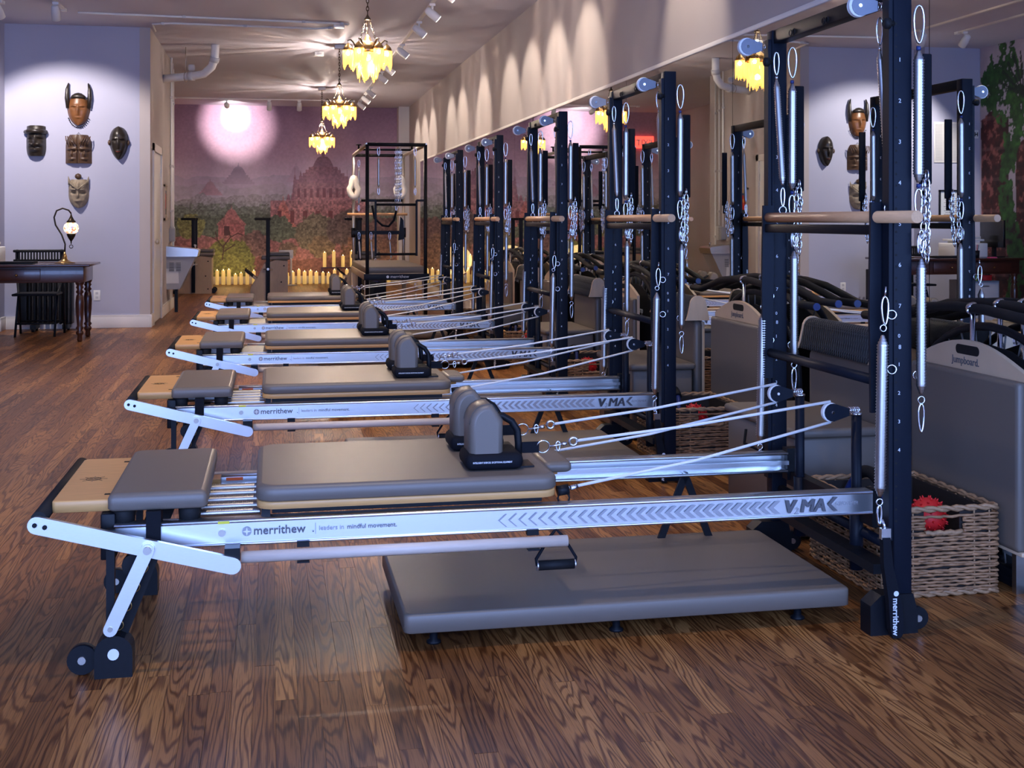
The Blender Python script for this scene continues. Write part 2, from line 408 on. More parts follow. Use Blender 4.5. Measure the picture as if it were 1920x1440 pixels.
def back_mural():
    nu, nv = 640, 380
    u, v = np.meshgrid(np.linspace(0, 1, nu), np.linspace(0, 1, nv))
    X = -3 + u * (2.46 + 3); Z = v * ZC
    wv = X * .192 + YB * .9814; px = 960 + 2300 * (X * .9814 - YB * .192) / wv; py = 413 - 2300 * (Z - 1.25) / wv
    def mixc(a, c, t): return a * (1 - t[..., None]) + np.array(c, float) * t[..., None]
    n = fbm(px, py, .02, 5, 1); nf = fbm(px, py, .12, 5, 2); nt = fbm(px, py, .3, 4, 3)
    c = np.zeros((nv, nu, 3)) + np.array((104, 76, 98.))
    c = mixc(c, (142, 114, 132), np.clip((py - 215) / 100, 0, 1)); c = mixc(c, (158, 146, 158), np.clip((py - 300) / 40, 0, 1) * np.clip(.5 + n, 0, 1))
    # far hazy hills and pagodas
    def put(mask, col, var=.2, tex=nf):
        nonlocal c
        cc = np.array(col, float) * (1 - var + 2 * var * tex[..., None]); c = np.where(mask[..., None], cc, c)
    put(py > 326 + 26 * n, (128, 124, 138), .12)
    put(pagoda(447, 308, 352, 34)(px, py), (98, 88, 108), .1)
    put(pagoda(555, 307, 348, 20)(px, py), (128, 108, 126), .1)
    put(py > 338 + 34 * n, (112, 114, 120), .2)
    c = mixc(c, (150, 140, 152), np.clip(1 - np.abs(py - 352) / 22, 0, 1) * .55 * np.clip(n * 1.6, 0, 1))
    put(pagoda(394, 340, 374, 26)(px, py), (118, 90, 100), .15)
    put(py > 356 + 40 * n, (86, 92, 92), .35, nt)
    c = mixc(c, (140, 132, 142), np.clip(1 - np.abs(py - 378) / 14, 0, 1) * .35 * np.clip(n * 1.5, 0, 1))
    put(py > 378 + 34 * nf, (62, 72, 62), .45, nt)
    put(py > 398 + 28 * n, (50, 60, 48), .45, nt)
    # main temple
    tc = (108, 72, 74); tw = .4
    put(pagoda(606, 271, 392, 62)(px, py) & (py < 332), (92, 62, 74), .2, nt)
    for ya, hw_ in ((318, 27), (324, 33), (330, 39), (336, 46), (343, 54)): put((np.abs(px - 606 - .04 * (py - 318)) < hw_) & (py > ya) & (py < 350), (100, 62, 70), tw, nt)
    for cx in (572, 590, 622, 640): put(pagoda(cx, 338 - abs(606 - cx) * -.1, 366, 8)(px, py), (112, 66, 68), tw, nt)
    for cx, tp, h in ((553, 318, 9), (564, 312, 9), (637, 314, 9), (651, 322, 9), (541, 366, 8)): put(pagoda(cx, tp, 392, h)(px, py), (92, 56, 64), .3, nt)
    put((px > 552) & (px < 662) & (py > 349) & (py < 392), tc, tw, nt)
    put((px > 510 - 6 * n) & (px < 690) & (py > 384) & (py < 436), (100, 66, 66), .5, nt)
    put(pagoda(531, 372, 436, 26)(px, py), (120, 68, 60), .45, nt)
    for k in range(9): put((np.abs(px - 560 - 12 * k) < 2.6) & (py > 360) & (py < 378), (74, 38, 42), .2)
    for k in range(6): put((np.abs(px - 524 - 24 * k) < 4) & (py > 404) & (py < 428), (70, 36, 38), .2)
    # small temple, ground, shrubs, dead tree
    put(pagoda(434, 393, 432, 30, 7)(px, py), (104, 64, 62), .35, nt)
    put((np.abs(px - 434) < 25) & (py > 428) & (py < 456), (98, 56, 56), .4, nt); put((np.abs(px - 425) < 5) & (py > 434) & (py < 456), (46, 28, 30), .2)
    put(py > 446 + 16 * n, (92, 58, 58), .35, nt)
    put(py > 488 + 20 * n, (72, 44, 40), .35, nt)
    for cx, cy, r, col in ((358, 435, 28, (74, 78, 40)), (596, 448, 44, (64, 62, 48)), (604, 474, 26, (72, 62, 44)), (520, 440, 30, (52, 62, 48)), (655, 440, 44, (56, 48, 44)), (478, 470, 30, (66, 50, 46)), (720, 455, 46, (60, 44, 40)), (430, 505, 50, (66, 72, 30)), (376, 515, 40, (60, 66, 30)), (540, 480, 18, (70, 58, 48)), (690, 490, 50, (66, 48, 38))):
        put(((px - cx) ** 2 + ((py - cy) * 1.15) ** 2) < (r * (.72 + .5 * nf)) ** 2, col, .55, nt)
    segs = [(417, 500, 420, 470), (420, 478, 408, 462), (420, 472, 432, 456), (408, 462, 398, 456), (408, 462, 404, 446), (432, 456, 446, 448), (432, 456, 430, 444), (446, 448, 456, 452), (420, 484, 440, 470)]
    for x0, y0, x1, y1 in segs:
        t = np.clip(((px - x0) * (x1 - x0) + (py - y0) * (y1 - y0)) / ((x1 - x0) ** 2 + (y1 - y0) ** 2), 0, 1)
        put(np.hypot(px - x0 - t * (x1 - x0), py - y0 - t * (y1 - y0)) < 1.0, (40, 26, 26), .1)
    c = c * (1.0 + .18 * nt[..., None]) * (1 + .32 * np.clip((py - 320) / 60, 0, 1))[..., None]; hz = np.clip(1 - np.abs(py - 345) / 60, 0, 1)[..., None] * .38 + .14; c = c * .82 + c.mean(-1, keepdims=True) * .18; c = c * (1 - hz) + np.array((160, 142, 160.)) * hz
    c = np.clip(c * 1.3, 0, 235)
    m = thing('mural', (-.2, YB - .004, 0), 'misty temple landscape photo mural covering the end wall', 'mural')
    print_grid('mural_sheet', 'mural_print', lambda u, v: (-3 + u * 5.46, np.full_like(u, YB - .004), .15 + v * (ZC - .15)), c, nu, nv, m)
    done()
back_mural()
def left_mural():
    nu, nv = 260, 240
    u, v = np.meshgrid(np.linspace(0, 1, nu), np.linspace(0, 1, nv)); Y = YA - u * 3.4; Z = v * ZC; s = YA - Y
    n = fbm(Y, Z, 3, 5, 5); nf = fbm(Y, Z, 14, 4, 6)
    c = np.zeros((nv, nu, 3)) + np.array((196, 186, 200.)) - 40 * n[..., None]
    def put(mask, col, var=.3, t=nf):
        nonlocal c
        c = np.where(mask[..., None], np.array(col, float) * (1 - var + 2 * var * t[..., None]), c)
    put(Z < .9 + .5 * n, (60, 44, 40), .4)
    for a, b, top in ((.02, .62, 2.55), (.78, 1.5, 2.15), (1.75, 2.5, 2.6), (2.75, 3.4, 2.2)):
        col = (s > a + .05 * (n - .5)) & (s < b) & (Z < top + .3 * (n - .5))
        put(col, (70, 26, 24), .75); br = (np.mod(Z + .03 * n, .42) < .05); put(col & br, (96, 60, 62), .5)
        put(col & (nf > .62), (120, 70, 66), .4)
    put((np.abs(s - .68 - .12 * np.sin(3 * Z)) < .10 + .12 * nf) & (nf + n > .78), (44, 84, 34), .6)
    put((np.hypot(s - .38, (Z - 2.95) * 1.0) < .30 + .35 * (nf - .3)) & (nf > .36), (40, 76, 34), .6)
    put((np.hypot(s - .75, (Z - 2.5)) < .25 + .3 * (nf - .3)) & (nf > .45), (46, 86, 34), .6)
    for k in range(11):
        a = .2 + k * .25; d = np.abs((s - .95) * math.sin(a) - (Z - 2.75) * math.cos(a)); al = (s - .95) * math.cos(a) + (Z - 2.75) * math.sin(a)
        put((d < .012 + .03 * nf * (nf > .5)) & (al > 0) & (al < .6), (34, 48, 34), .4)
    m = thing('garden_mural', (XL + .004, 13, 0), 'photo mural of mossy brick pillars and palms on side wall', 'mural')
    print_grid('mural_sheet', 'mural_print', lambda u, v: (np.full_like(u, XL + .004), YA - .02 - u * 3.4, .15 + v * (ZC - .15)), c, nu, nv, m)
    done()
left_mural()
# ================================================================== REFORMERS (length along X, tower at the mirror end)
Y0 = 3.56
REF_Y = [3.56, 5.77, 7.97, 10.25, 12.45]
def cham(x0, x1, z0, z1, r, n=5):
    # rounded rectangle outline
    p = []
    for cx, cz, a0 in ((x1 - r, z1 - r, 0), (x0 + r, z1 - r, 90), (x0 + r, z0 + r, 180), (x1 - r, z0 + r, 270)):
        for i in range(n + 1): a = R(a0 + 90 * i / n); p.append((cx + r * math.cos(a), cz + r * math.sin(a)))
    return p
def pad(mb, x0, x1, y0, y1, z0, z1, r=.05, e=.012):
    # upholstered slab: rounded corners in plan, soft edges
    rs = []
    for dz, ins in ((0, .006), (e * .5, 0), (z1 - z0 - e, 0), (z1 - z0 - e * .4, e * .3), (z1 - z0, e * 1.2)):
        q = cham(x0 + ins, x1 - ins, y0 + ins, y1 - ins, r); rs.append([Vector((a, b, z0 + dz)) for a, b in q])
    return mb.rings(rs)
def stadium(p0, p1, h, n=8):
    a = Vector(p0); b = Vector(p1); d = (b - a).normalized(); t = Vector((-d.y, d.x)); pts = []
    for i in range(n + 1): q = math.pi * i / n; pts.append(b + t * (h * math.cos(q)) + d * (h * math.sin(q)))
    for i in range(n + 1): q = math.pi * i / n; pts.append(a - t * (h * math.cos(q)) - d * (h * math.sin(q)))
    return [tuple(q) for q in pts]
def make_reformer():
    t = thing('pilates_reformer', (.7, Y0 + .36, 0), 'x', 'exercise machine', 'reformers with spring towers in a row')
    B = lambda mb, n, m, p=None: mb.build(n, m, p or t)
    yn, yf = Y0, Y0 + .64            # outer face of near rail, inner face of far rail
    # rails: hollow C section, front face with lips
    def rail(y, s):
        m = MB(); m.box(-.432, 1.85, min(y, y + s * .012), max(y, y + s * .012), .335, .40)
        m.box(-.432, 1.85, min(y - s * .004, y + s * .05), max(y - s * .004, y + s * .05), .393, .402, .002, 1).box(-.432, 1.85, min(y - s * .004, y + s * .05), max(y - s * .004, y + s * .05), .329, .337, .002, 1)
        return m
    r1 = B(rail(yn, 1), 'rail', 'alu'); r2 = B(rail(yf + .05, -1), 'rail', 'alu')
    MB().box(-.432, 1.85, yf - .004, yf + .01, .358, .372).build('track_groove', 'alu_brush', r2)
    # prints on the near rail
    yy = yn - .0048
    text('merrithew', .034, 'grey_print', r1, (-.052, yy, .358), bold=.0003)
    text('.', .034, 'grey_print', r1, (.112, yy, .358))
    MB().box(.122, .1232, yy - .0004, yy, .352, .384).build('divider', 'pale_print', r1)
    text('leaders in', .0185, 'pale_print', r1, (.132, yy, .362)); text('mindful movement.', .0185, 'grey_print', r1, (.212, yy, .362))
    lg = MB(); c = (-.07, .368)
    star = []
    for i in range(16):
        a = 2 * math.pi * i / 16; rr = (.0125 if i % 4 == 0 else .0035 if i % 4 == 2 else .0055); star.append((c[0] + rr * math.cos(a), c[1] + rr * math.sin(a)))
    MB().prism([(c[0] + .013 * math.cos(2 * math.pi * i / 20), c[1] + .013 * math.sin(2 * math.pi * i / 20)) for i in range(20)], 'y', yy - .0003, yy).build('emblem', 'pale_print', r1)
    MB().prism(star, 'y', yy - .0009, yy - .0003).build('emblem_star', 'white_plastic', r1)
    ch = MB()
    for i in range(29):
        x = .655 + i * .0302; g = .004 + .0125 * min(1, i / 20)
        z0, zm, z1 = .345, .364, .383; s = .022
        ch.add([(x + s, yy, z1), (x, yy, zm), (x + g, yy, zm), (x + s + g, yy, z1)], [(0, 1, 2, 3)]).add([(x, yy, zm), (x + s, yy, z0), (x + s + g, yy, z0), (x + g, yy, zm)], [(0, 1, 2, 3)])
    ch.build('chevron_print', 'pale_print', r1)
    text('V', .058, 'grey_print', r1, (1.548, yy, .345), shear=.2); text('2', .030, 'pale_print', r1, (1.586, yy, .340), shear=.2)
    for dx in (0, .0022, .0044): text('MA', .058, 'grey_print', r1, (1.602 + dx, yy, .345), shear=.2); text('V', .058, 'grey_print', r1, (1.5502 + dx, yy, .345), shear=.2)
    k = MB(); x = 1.696
    k.add([(x + .02, yy, .388), (x, yy, .3665), (x + .012, yy, .3665), (x + .034, yy, .388)], [(0, 1, 2, 3)]).add([(x, yy, .3665), (x + .02, yy, .345), (x + .034, yy, .345), (x + .012, yy, .3665)], [(0, 1, 2, 3)])
    k.build('arrow_print', 'grey_print', r1)
    text('REFORMER', .0155, 'pale_print', r1, (1.722, yy, .362), shear=.2)
    MB().cyl((-.139, yn - .009, .367), (-.139, yn, .367), .010, n=10).build('bolt', 'steel', r1)
    MB().box(-.15, -.118, yn - .0046, yn - .004, .392, .400).build('sticker', 'yellow_print', r1)
    MB().box(-.15, -.095, yf - .006, yf - .0045, .382, .392).build('sticker', 'orange_print', r2)
    # foot end: cross plate, standing platform, pad, footbar
    B(MB().box(-.47, -.43, yn + .02, yf + .03, .30, .43, .004), 'end_plate', 'black')
    wd = B(pad(MB(), -.603, -.44, yn + .04, yf + .02, .432, .466, .012, .004), 'wooden_platform', 'maple')
    MB().box(-.47, -.44, yn + .10, yn + .115, .4662, .467).box(-.47, -.44, yf - .06, yf - .045, .4662, .467).build('slot', 'black_matte', wd)
    em = MB().torus((-.53, yn + .33, .4663), (0, 0, 1), .022, .0008, 20, 4)
    for i in range(4): em.box(-.5305, -.5295, yn + .29, yn + .37, .4662, .4668, rot=Matrix.Rotation(R(45 * i), 4, 'Z'), piv=(-.53, yn + .33, .4663))
    em.build('emblem', 'mask_dark', wd)
    B(pad(MB(), -.45, -.18, yn + .005, yf + .045, .438, .487, .015, .014), 'front_pad', 'vinyl')
    for xx in (-.41, -.23):
        for y in (yn + .05, yf - .01): B(MB().lathe([(.03, 0), (.032, .03), (.026, .036)], (xx, y, .402), 14), 'rubber_foot', 'black_matte')
    B(MB().box(-.345, -.305, yn - .008, yn + .06, .40, .437).box(-.345, -.305, yn - .009, yn - .005, .345, .40), 'hold_down_strap', 'webbing')
    for s, y in ((1, yn - .055), (-1, yf + .10)):
        a = B(MB().prism(stadium((-.625, .425), (-.108, .288), .0235), 'y', y - .008, y + .008), 'footbar_arm', 'alu_brush')
        for px_, pz in ((-.629, .426), (-.603, .4195)): MB().cyl((px_, y - s * .012, pz), (px_, y, pz), .0065, n=8).build('screw', 'black', a)
        st = B(MB().prism(stadium((-.335, .347), (-.432, .135), .0185), 'y', y - s * .022, y - s * .010), 'footbar_strut', 'alu_brush')
        MB().cyl((-.335, y - s * .03, .347), (-.335, y - s * .01, .347), .011, n=12).cyl((-.432, y - s * .026, .137), (-.432, y - s * .01, .137), .007, n=10).build('pivot_bolt', 'steel', st)
        B(MB().box(-.13, -.088, min(y, y + s * .06), max(y, y + s * .06), .285, .335), 'arm_bracket', 'black')
    B(MB().cyl((-.622, yn - .045, .438), (-.622, yf + .09, .438), .021, n=14), 'footbar_grip', 'black_matte')
    # foot end legs
    for s, y in ((1, yn - .03), (-1, yf + .08)):
        lg = B(MB().box(-.447, -.425, y - .012, y + .012, .06, .40), 'leg', 'black')
        MB().prism([(-.36, .335), (-.30, .335), (-.405, .07), (-.45, .07)], 'y', y - .004 + s * .018, y + .004 + s * .018).build('gusset', 'black', lg)
        hb = MB()
        for i in range(4): hb.torus((-.352 - .022 * i, y + s * .012, .285 - .052 * i), (0, 1, 0), .014, .002, 12, 4)
        hb.build('gusset_hole', 'brass', lg)
        poly = [(-.475, 0), (-.375, 0), (-.375, .07)] + [(-.425 + .05 * math.cos(q), .07 + .045 * math.sin(q)) for q in [math.pi * i / 10 for i in range(1, 10)]] + [(-.475, .07)]
        fb = B(MB().prism(poly, 'y', y - .035, y + .03), 'foot_block', 'black')
        MB().cyl((-.425, y - s * .04, .065), (-.425, y, .065), .015, n=16).build('cap_bolt', 'white_plastic', fb)
        wl = B(MB().cyl((-.512, y + .0, .042), (-.512, y + .03, .042), .040, n=22), 'wheel', 'black')
        MB().cyl((-.512, y - .006, .042), (-.512, y + .036, .042), .011, n=10).build('hub', 'steel', wl)
        MB().box(-.51, -.46, y + .004, y + .026, .045, .07).build('wheel_bracket', 'black', wl)
    B(MB().cyl((-.38, yn, .29), (-.38, yf + .05, .29), .02).lathe([(.03, 0), (.03, .03)], (-.38, yn - .01, .29), 14, (0, 1, 0)), 'roller_bar', 'black')
    # stored wooden pole and brackets under the near rail
    B(MB().cyl((-.085, yn - .02, .300), (.86, yn - .02, .300), .0165, n=14), 'wooden_pole', 'pale_dowel')
    B(MB().box(.07, .105, yn - .012, yn + .01, .318, .335).box(.07, .105, yn - .03, yn + .0, .277, .282).box(.74, .775, yn - .012, yn + .01, .318, .335).box(.74, .775, yn - .03, yn, .277, .282), 'pole_clip', 'black')
    # hand strap hanging from the carriage rail
    hs = B(MB().cyl((.772, yn - .005, .226), (.886, yn - .005, .226), .0145, n=14), 'hand_strap_grip', 'black_matte')
    MB().tube([(.772, yn - .005, .226), (.768, yn - .005, .245), (.81, yn - .005, .31), (.83, yn + .0, .33), (.85, yn - .005, .31), (.89, yn - .005, .245), (.886, yn - .005, .226)], .005, 6).build('hand_strap', 'webbing', hs)
    [MB().cyl((a, yn - .005, .226), (a + .004, yn - .005, .226), .0155).build('grip_cap', 'alu', hs) for a in (.770, .884)]
    # springs between pad and carriage
    for i, y in enumerate((yn + .12, yn + .2, yn + .29, yn + .38, yn + .46)):
        B(MB().spring((-.21, y, .395), (-.03, y, .395), .0145, .006, 8, .001), 'carriage_spring', 'steel')
    B(MB().box(-.2, -.165, yf - .09, yf - .01, .365, .405).cyl((-.18, yf - .095, .385), (-.18, yf - .05, .385), .012), 'spring_bar_block', 'brass')
    B(MB().box(-.03, -.005, yn + .03, yf + .0, .38, .425), 'spring_bar', 'black')
    # carriage
    cr = B(pad(MB(), -.045, .84, yn + .0, yf + .05, .446, .492, .05, .014), 'carriage_pad', 'vinyl')
    pad(MB(), -.043, .838, yn + .004, yf + .046, .424, .446, .05, .003).build('wooden_base', 'maple', cr)
    MB().box(0, .8, yn + .06, yf - .02, .402, .424).build('carriage_frame', 'black', cr)
    B(pad(MB(), .842, .935, yn + .22, yn + .46, .452, .485, .02, .012), 'headrest', 'vinyl')
    B(MB().prism([(.83, yn + .24), (.90, yn + .28), (.90, yn + .42), (.83, yn + .46)], 'z', .435, .45), 'headrest_support', 'maple')
    # shoulder rests with tube handles and straps
    for y in (yn + .10, yn + .42):
        x0, x1, z0, z1 = .588, .690, .500, .690; pts = []
        prof = [(x0, z0), (x0, z1 - .06)] + [(x0 + .055 - .055 * math.cos(q), z1 - .06 + .06 * math.sin(q)) for q in [R(90) * i / 5 for i in range(1, 6)]] + [(x1 - .035, z1), (x1, z1 - .05), (x1, z0)]
        rs = []
        for dy, ins in ((0, .016), (.005, .006), (.014, 0), (.126, 0), (.135, .006), (.14, .016)):
            cx, cz = (x0 + x1) / 2, (z0 + z1) / 2
            rs.append([Vector((cx + (a - cx) * (1 - 2 * ins / (x1 - x0)), y + dy, cz + (b - cz) * (1 - 2 * ins / (z1 - z0)))) for a, b in prof])
        sr = B(MB().rings(rs), 'shoulder_rest', 'vinyl')
        sm = MB()
        for dy in (.014, .126):
            sm.tube([Vector((a + (.0006 if a > .64 else -.0006), y + dy, b + .0006)) for a, b in prof[1:-1]], .0011, 4)
        sm.build('seam', 'vinyl_dark', sr)
        MB().box(x0 - .014, x1 + .062, y - .013, y + .153, .4925, .545, .022, 3).build('loop_strap', 'webbing', sr)
        MB().tube([(.67, y + .07, .648), (.70, y + .07, .645), (.728, y + .07, .628), (.746, y + .07, .60), (.75, y + .07, .56), (.75, y + .07, .495)], .0115, 10).build('tube_handle', 'black', sr)
        text('INTELLIGENT EXERCISE. EXCEPTIONAL EQUIPMENT', .0072, 'white_print', sr, (x0 + .006, y - .0136, .516), bold=.0001, sx=.72)
        MB().box(.66, .79, y + .02, y + .12, .4925, .4975).build('rest_plate', 'black', sr)
        MB().box(.745, .815, y + .066, y + .072, .528, .562).build('strap_tab', 'webbing', sr)
        rg = MB().torus((.828, y + .07, .545), (0, 1, .25), .0205, .0026, 18, 6)
        rg.build('d_ring', 'chrome', sr)
        cl = MB(); x = .846
        cl.carabiner((x + .03, y + .07, .56), .03, .0026, .008).cyl((.85, y + .07, .545), (.90, y + .07, .552), .0035, n=6).cyl((.888, y + .07, .55), (.903, y + .07, .553), .007, n=8).torus((.925, y + .07, .558), (0, 1, .2), .013, .0045, 14, 6)
        cl.build('snap_hook', 'chrome', sr)
    # risers, pulleys, ropes
    for k, (y, ry) in enumerate(((yn + .13, yn + .10), (yn + .565, yn + .42))):
        rp = B(MB().cyl((1.86, y, .12), (1.86, y, .62), .017, n=14).cyl((1.86, y, .12), (1.86, y, .33), .022, n=14), 'riser_post', 'navy_steel')
        MB().cyl((1.86, y, .62), (1.86, y, .626), .019).torus((1.86, y, .636), (0, 1, 0), .009, .002, 10, 5).build('riser_cap', 'chrome', rp)
        MB().cyl((1.90, y, .30), (1.86, y, .30), .012).lathe([(.018, 0), (.018, .03), (.01, .034)], (1.885, y, .30), 10, (1, 0, 0)).build('clamp_knob', 'black', rp)
        pc = Vector((1.765, y - .01, .632))
        pu = B(MB().lathe([(.030, -.008), (.031, -.004), (.024, 0), (.031, .004), (.030, .008)], pc, 20, (0, 1, 0)), 'pulley', 'white_plastic')
        for dy in (-.012, .010):
            MB().prism([(a + pc.x, b + pc.z) for a, b in ([(.029 * math.cos(q) + .004, .029 * math.sin(q)) for q in [R(60 + 24 * i) for i in range(11)]] + [(.06, -.012), (.06, .012)])], 'y', pc.y + dy, pc.y + dy + .003).build('cheek_plate', 'navy_steel', pu)
        sp = MB()
        for i in range(5): sp.torus((1.832 + .0075 * i, y - .005, .636), (1, .25, 0), .010, .0016, 10, 5)
        sp.cyl((1.82, y - .006, .634), (1.86, y, .636), .003, n=6)
        sp.build('swivel_spring', 'chrome', pu)
        MB().cyl((pc.x + .004, pc.y - .015, pc.z), (pc.x + .004, pc.y + .015, pc.z), .005, n=8).build('axle', 'chrome', pu)
        B(MB().tube([(.935, ry + .07, .56), (1.3, ry + .08 + (y - ry - .08) * .4, .596), (1.765, y - .01, .666)], .0048, 8), 'rope', 'rope')
        B(MB().tube([(.86, (yn + .06 if k == 0 else yf - .05), .435), (1.3, (yn + .09 if k == 0 else yf - .07), .50), (1.765, y - .01, .600)], .0048, 8), 'rope', 'rope')
        ct = B(MB().cyl((.845, (yn + .05 if k == 0 else yf - .04), .432), (.88, (yn + .05 if k == 0 else yf - .04), .437), .016, n=12).torus((.865, (yn + .05 if k == 0 else yf - .04), .41), (0, 1, 0), .018, .003, 12, 5), 'rope_cleat', 'black')
        MB().cyl((.885, (yn + .055 if k == 0 else yf - .045), .438), (.91, (yn + .058 if k == 0 else yf - .048), .443), .008, n=8).build('ferrule', 'chrome', ct)
    # head end understructure
    B(MB().box(1.80, 1.86, yn - .10, yf + .14, .17, .20).box(1.86, 1.90, yn + .02, yf + .04, .28, .33), 'base_crossbar', 'black')
    B(MB().box(1.85, 1.91, yf + .01, yf + .055, .30, .415), 'rail_bracket', 'black'); B(MB().box(1.85, 1.875, yn + .004, yn + .05, .30, .405), 'rail_bracket', 'black')
    yn2, yf2 = yn - .12, yn + .80
    br = MB()
    for y in (yf + .02,): br.box(1.45, 1.475, y, y + .012, .0, .335, rot=Matrix.Rotation(R(-22), 4, 'Y'), piv=(1.46, y, .33)).box(1.45, 1.475, y, y + .012, .0, .335, rot=Matrix.Rotation(R(22), 4, 'Y'), piv=(1.46, y, .33))
    B(br, 'folding_leg', 'black')
    # ---- tower
    for k, y in enumerate((yn2, yf2)):
        ms = B(MB().box(1.845, 1.905, y - .022, y + .03, .02, 1.965, .004).box(1.832, 1.846, y - .016, y + .024, .28, 1.93), 'mast', 'navy_steel')
        hm = MB()
        for i in range(44):
            z = .34 + .035 * i; hm.cyl((1.8525, y - .0225, z), (1.8525, y - .0215, z), .0042, n=6)
        hm.build('mast_hole', 'black_matte', ms)
        text('1\n2\n3\n4\n5\n6\n7\n8', .018, 'white_print', ms, (1.860, y - .0225, 1.73), line=6.9, name='mast_number')['kind'] = 'stuff'
        text('0\n1\n2\n3\n4', .016, 'white_print', ms, (1.858, y - .0225, .895), line=5.4, name='mast_number')['kind'] = 'stuff'
        ft = B(MB().prism([(1.765, 0), (1.92, 0), (1.92, .06), (1.905, .12), (1.80, .12), (1.765, .09)], 'y', y - .03, y + .035), 'tower_foot', 'black')
        MB().cyl((1.935, y - .005, .036), (1.935, y + .025, .036), .034, n=20).build('wheel', 'black', ft)
        MB().cyl((1.935, y - .012, .036), (1.935, y + .03, .036), .010, n=10).build('hub', 'steel', ft)
        for (xx, zz) in ((1.835, .80), (1.92, .78), (1.835, .965)): MB().torus((xx, y - .028, zz), (.3, 1, 0), .0135, .0026, 14, 5).build('eye_bolt', 'chrome', ms)
        # push through bar arm
        ar = B(MB().prism([(1.80, .66), (1.838, .66), (1.842, 1.10), (1.842, 1.305), (1.800, 1.305), (1.795, 1.0)], 'y', y + (.034 if k == 0 else -.046), y + (.046 if k == 0 else -.034)), 'bar_arm', 'navy_steel')
        MB().cyl((1.82, y + (.02 if k == 0 else -.06), 1.26), (1.82, y + (.06 if k == 0 else -.02), 1.26), .012, n=10).build('arm_bolt', 'chrome', ar)
        # springs on the mast
        s1 = B(MB().spring((1.805, y - .03, .905), (1.795, y - .03, .415), .0185), 'long_spring', 'steel')
        MB().carabiner((1.812, y - .03, 1.02), .085, .0032, .013).torus((1.806, y - .03, .925), (0, 1, 0), .010, .0024, 12, 5).cyl((1.815, y - .03, 1.05), (1.812, y - .03, 1.02), .003, n=5).build('carabiner', 'chrome', s1)
        MB().torus((1.794, y - .03, .402), (0, 1, 0), .010, .0024, 12, 5).carabiner((1.794, y - .03, .392), .06, .0032, .008).build('carabiner', 'chrome', s1)
        s2 = B(MB().spring((1.925, y - .04, 1.135), (1.925, y - .04, .72), .0165), 'side_spring', 'steel')
        MB().torus((1.925, y - .04, .707), (0, 1, 0), .011, .0024, 12, 5).carabiner((1.925, y - .04, .695), .085, .0032, .011).build('carabiner', 'chrome', s2)
        MB().carabiner((1.925, y - .04, 1.22), .07, .0032, .010).carabiner((1.915, y - .045, 1.21), .06, .003, .010, 'y').build('carabiner', 'chrome', s2)
        s3 = B(MB().spring((1.92, y - .036, 1.765), (1.918, y - .036, 1.36), .0175), 'top_spring', 'steel')
        MB().carabiner((1.92, y - .036, 1.90), .115, .0034, .020).build('carabiner', 'chrome', s3)
        [MB().cyl((1.919, y - .036, a), (1.919, y - .036, a + .012), .007).build('colour_collar', 'blue_rubber', s3) for a in (1.764, 1.348)]
        MB().carabiner((1.918, y - .036, 1.345), .09, .0034, .014).build('carabiner', 'chrome', s3)
        chn = MB().chain((1.935, y - .038, 1.37), (1.932, y - .038, 1.14), .034, .0028, .009).chain((1.955, y - .02, 1.40), (1.955, y - .02, 1.16), .034, .0028, .009).chain((1.965, y - .01, 1.36), (1.95, y - .03, 1.12), .034, .0028, .009)
        B(chn, 'chain', 'chrome')
        B(MB().box(1.945, 1.985, y + .0, y + .012, 1.36, 1.76, .004).box(1.955, 1.975, y + .002, y + .010, 1.30, 1.36), 'padded_strap', 'webbing')
        # thin leaning spring from the cross bar
        yl = y + (.06 if k == 0 else -.07)
        s4 = B(MB().spring((1.842, yl, 1.775), (1.845, yl - .05, 1.375), .0125), 'roll_spring', 'steel')
        MB().carabiner((1.842, yl, 1.875), .085, .003, .012).cyl((1.842, yl, 1.774), (1.842, yl, 1.785), .005).build('carabiner', 'chrome', s4)
        MB().carabiner((1.845, yl - .05, 1.37), .07, .003, .009).torus((1.845, yl - .05, 1.287), (0, 1, 0), .014, .0026, 12, 5).build('carabiner', 'chrome', s4)
        # top pulley
        pc = Vector((1.76 + .0 * k, y + (.04 if k == 0 else .02), 1.905))
        pu = B(MB().lathe([(.033, -.010), (.035, -.005), (.028, 0), (.035, .005), (.033, .010)], pc, 20, (0, 1, 0)), 'top_pulley', 'white_plastic')
        for dy in (-.014, .011):
            MB().prism([(a + pc.x, b + pc.z) for a, b in ([(.031 * math.cos(q) + .005, .031 * math.sin(q)) for q in [R(60 + 24 * i) for i in range(11)]] + [(.058, -.015), (.058, .015)])], 'y', pc.y + dy, pc.y + dy + .003).build('cheek_plate', 'alu_dull', pu)
        sp = MB()
        for i in range(4): sp.torus((1.826 + .009 * i, pc.y - .004, 1.905), (1, .3, 0), .012, .0018, 10, 5)
        sp.build('swivel_spring', 'chrome', pu)
        MB().cyl((pc.x, pc.y - .017, pc.z), (pc.x, pc.y + .017, pc.z), .006, n=8).build('axle', 'chrome', pu)
        kb = MB().lathe([(.008, 0), (.008, .012), (.017, .014), (.017, .03), (.01, .034)], (1.846, y - .02, 1.845), 12, (-1, 0, 0))
        B(kb, 'adjust_knob', 'black_matte')
    cb = B(MB().box(1.850, 1.900, yn2 + .03, yf2 - .022, 1.915, 1.965, .004), 'top_crossbar', 'black')
    for i in range(3):
        for d in (-.014, .014): MB().torus((1.846, yn2 + .18 + .27 * i + d, 1.93), (1, 0, 0), .011, .0026, 12, 5).build('eye_bolt', 'black', cb)
    B(MB().cyl((1.822, yn2 - .20, 1.26), (1.822, yf2 - .04, 1.26), .0185, n=18), 'push_bar', 'dowel')
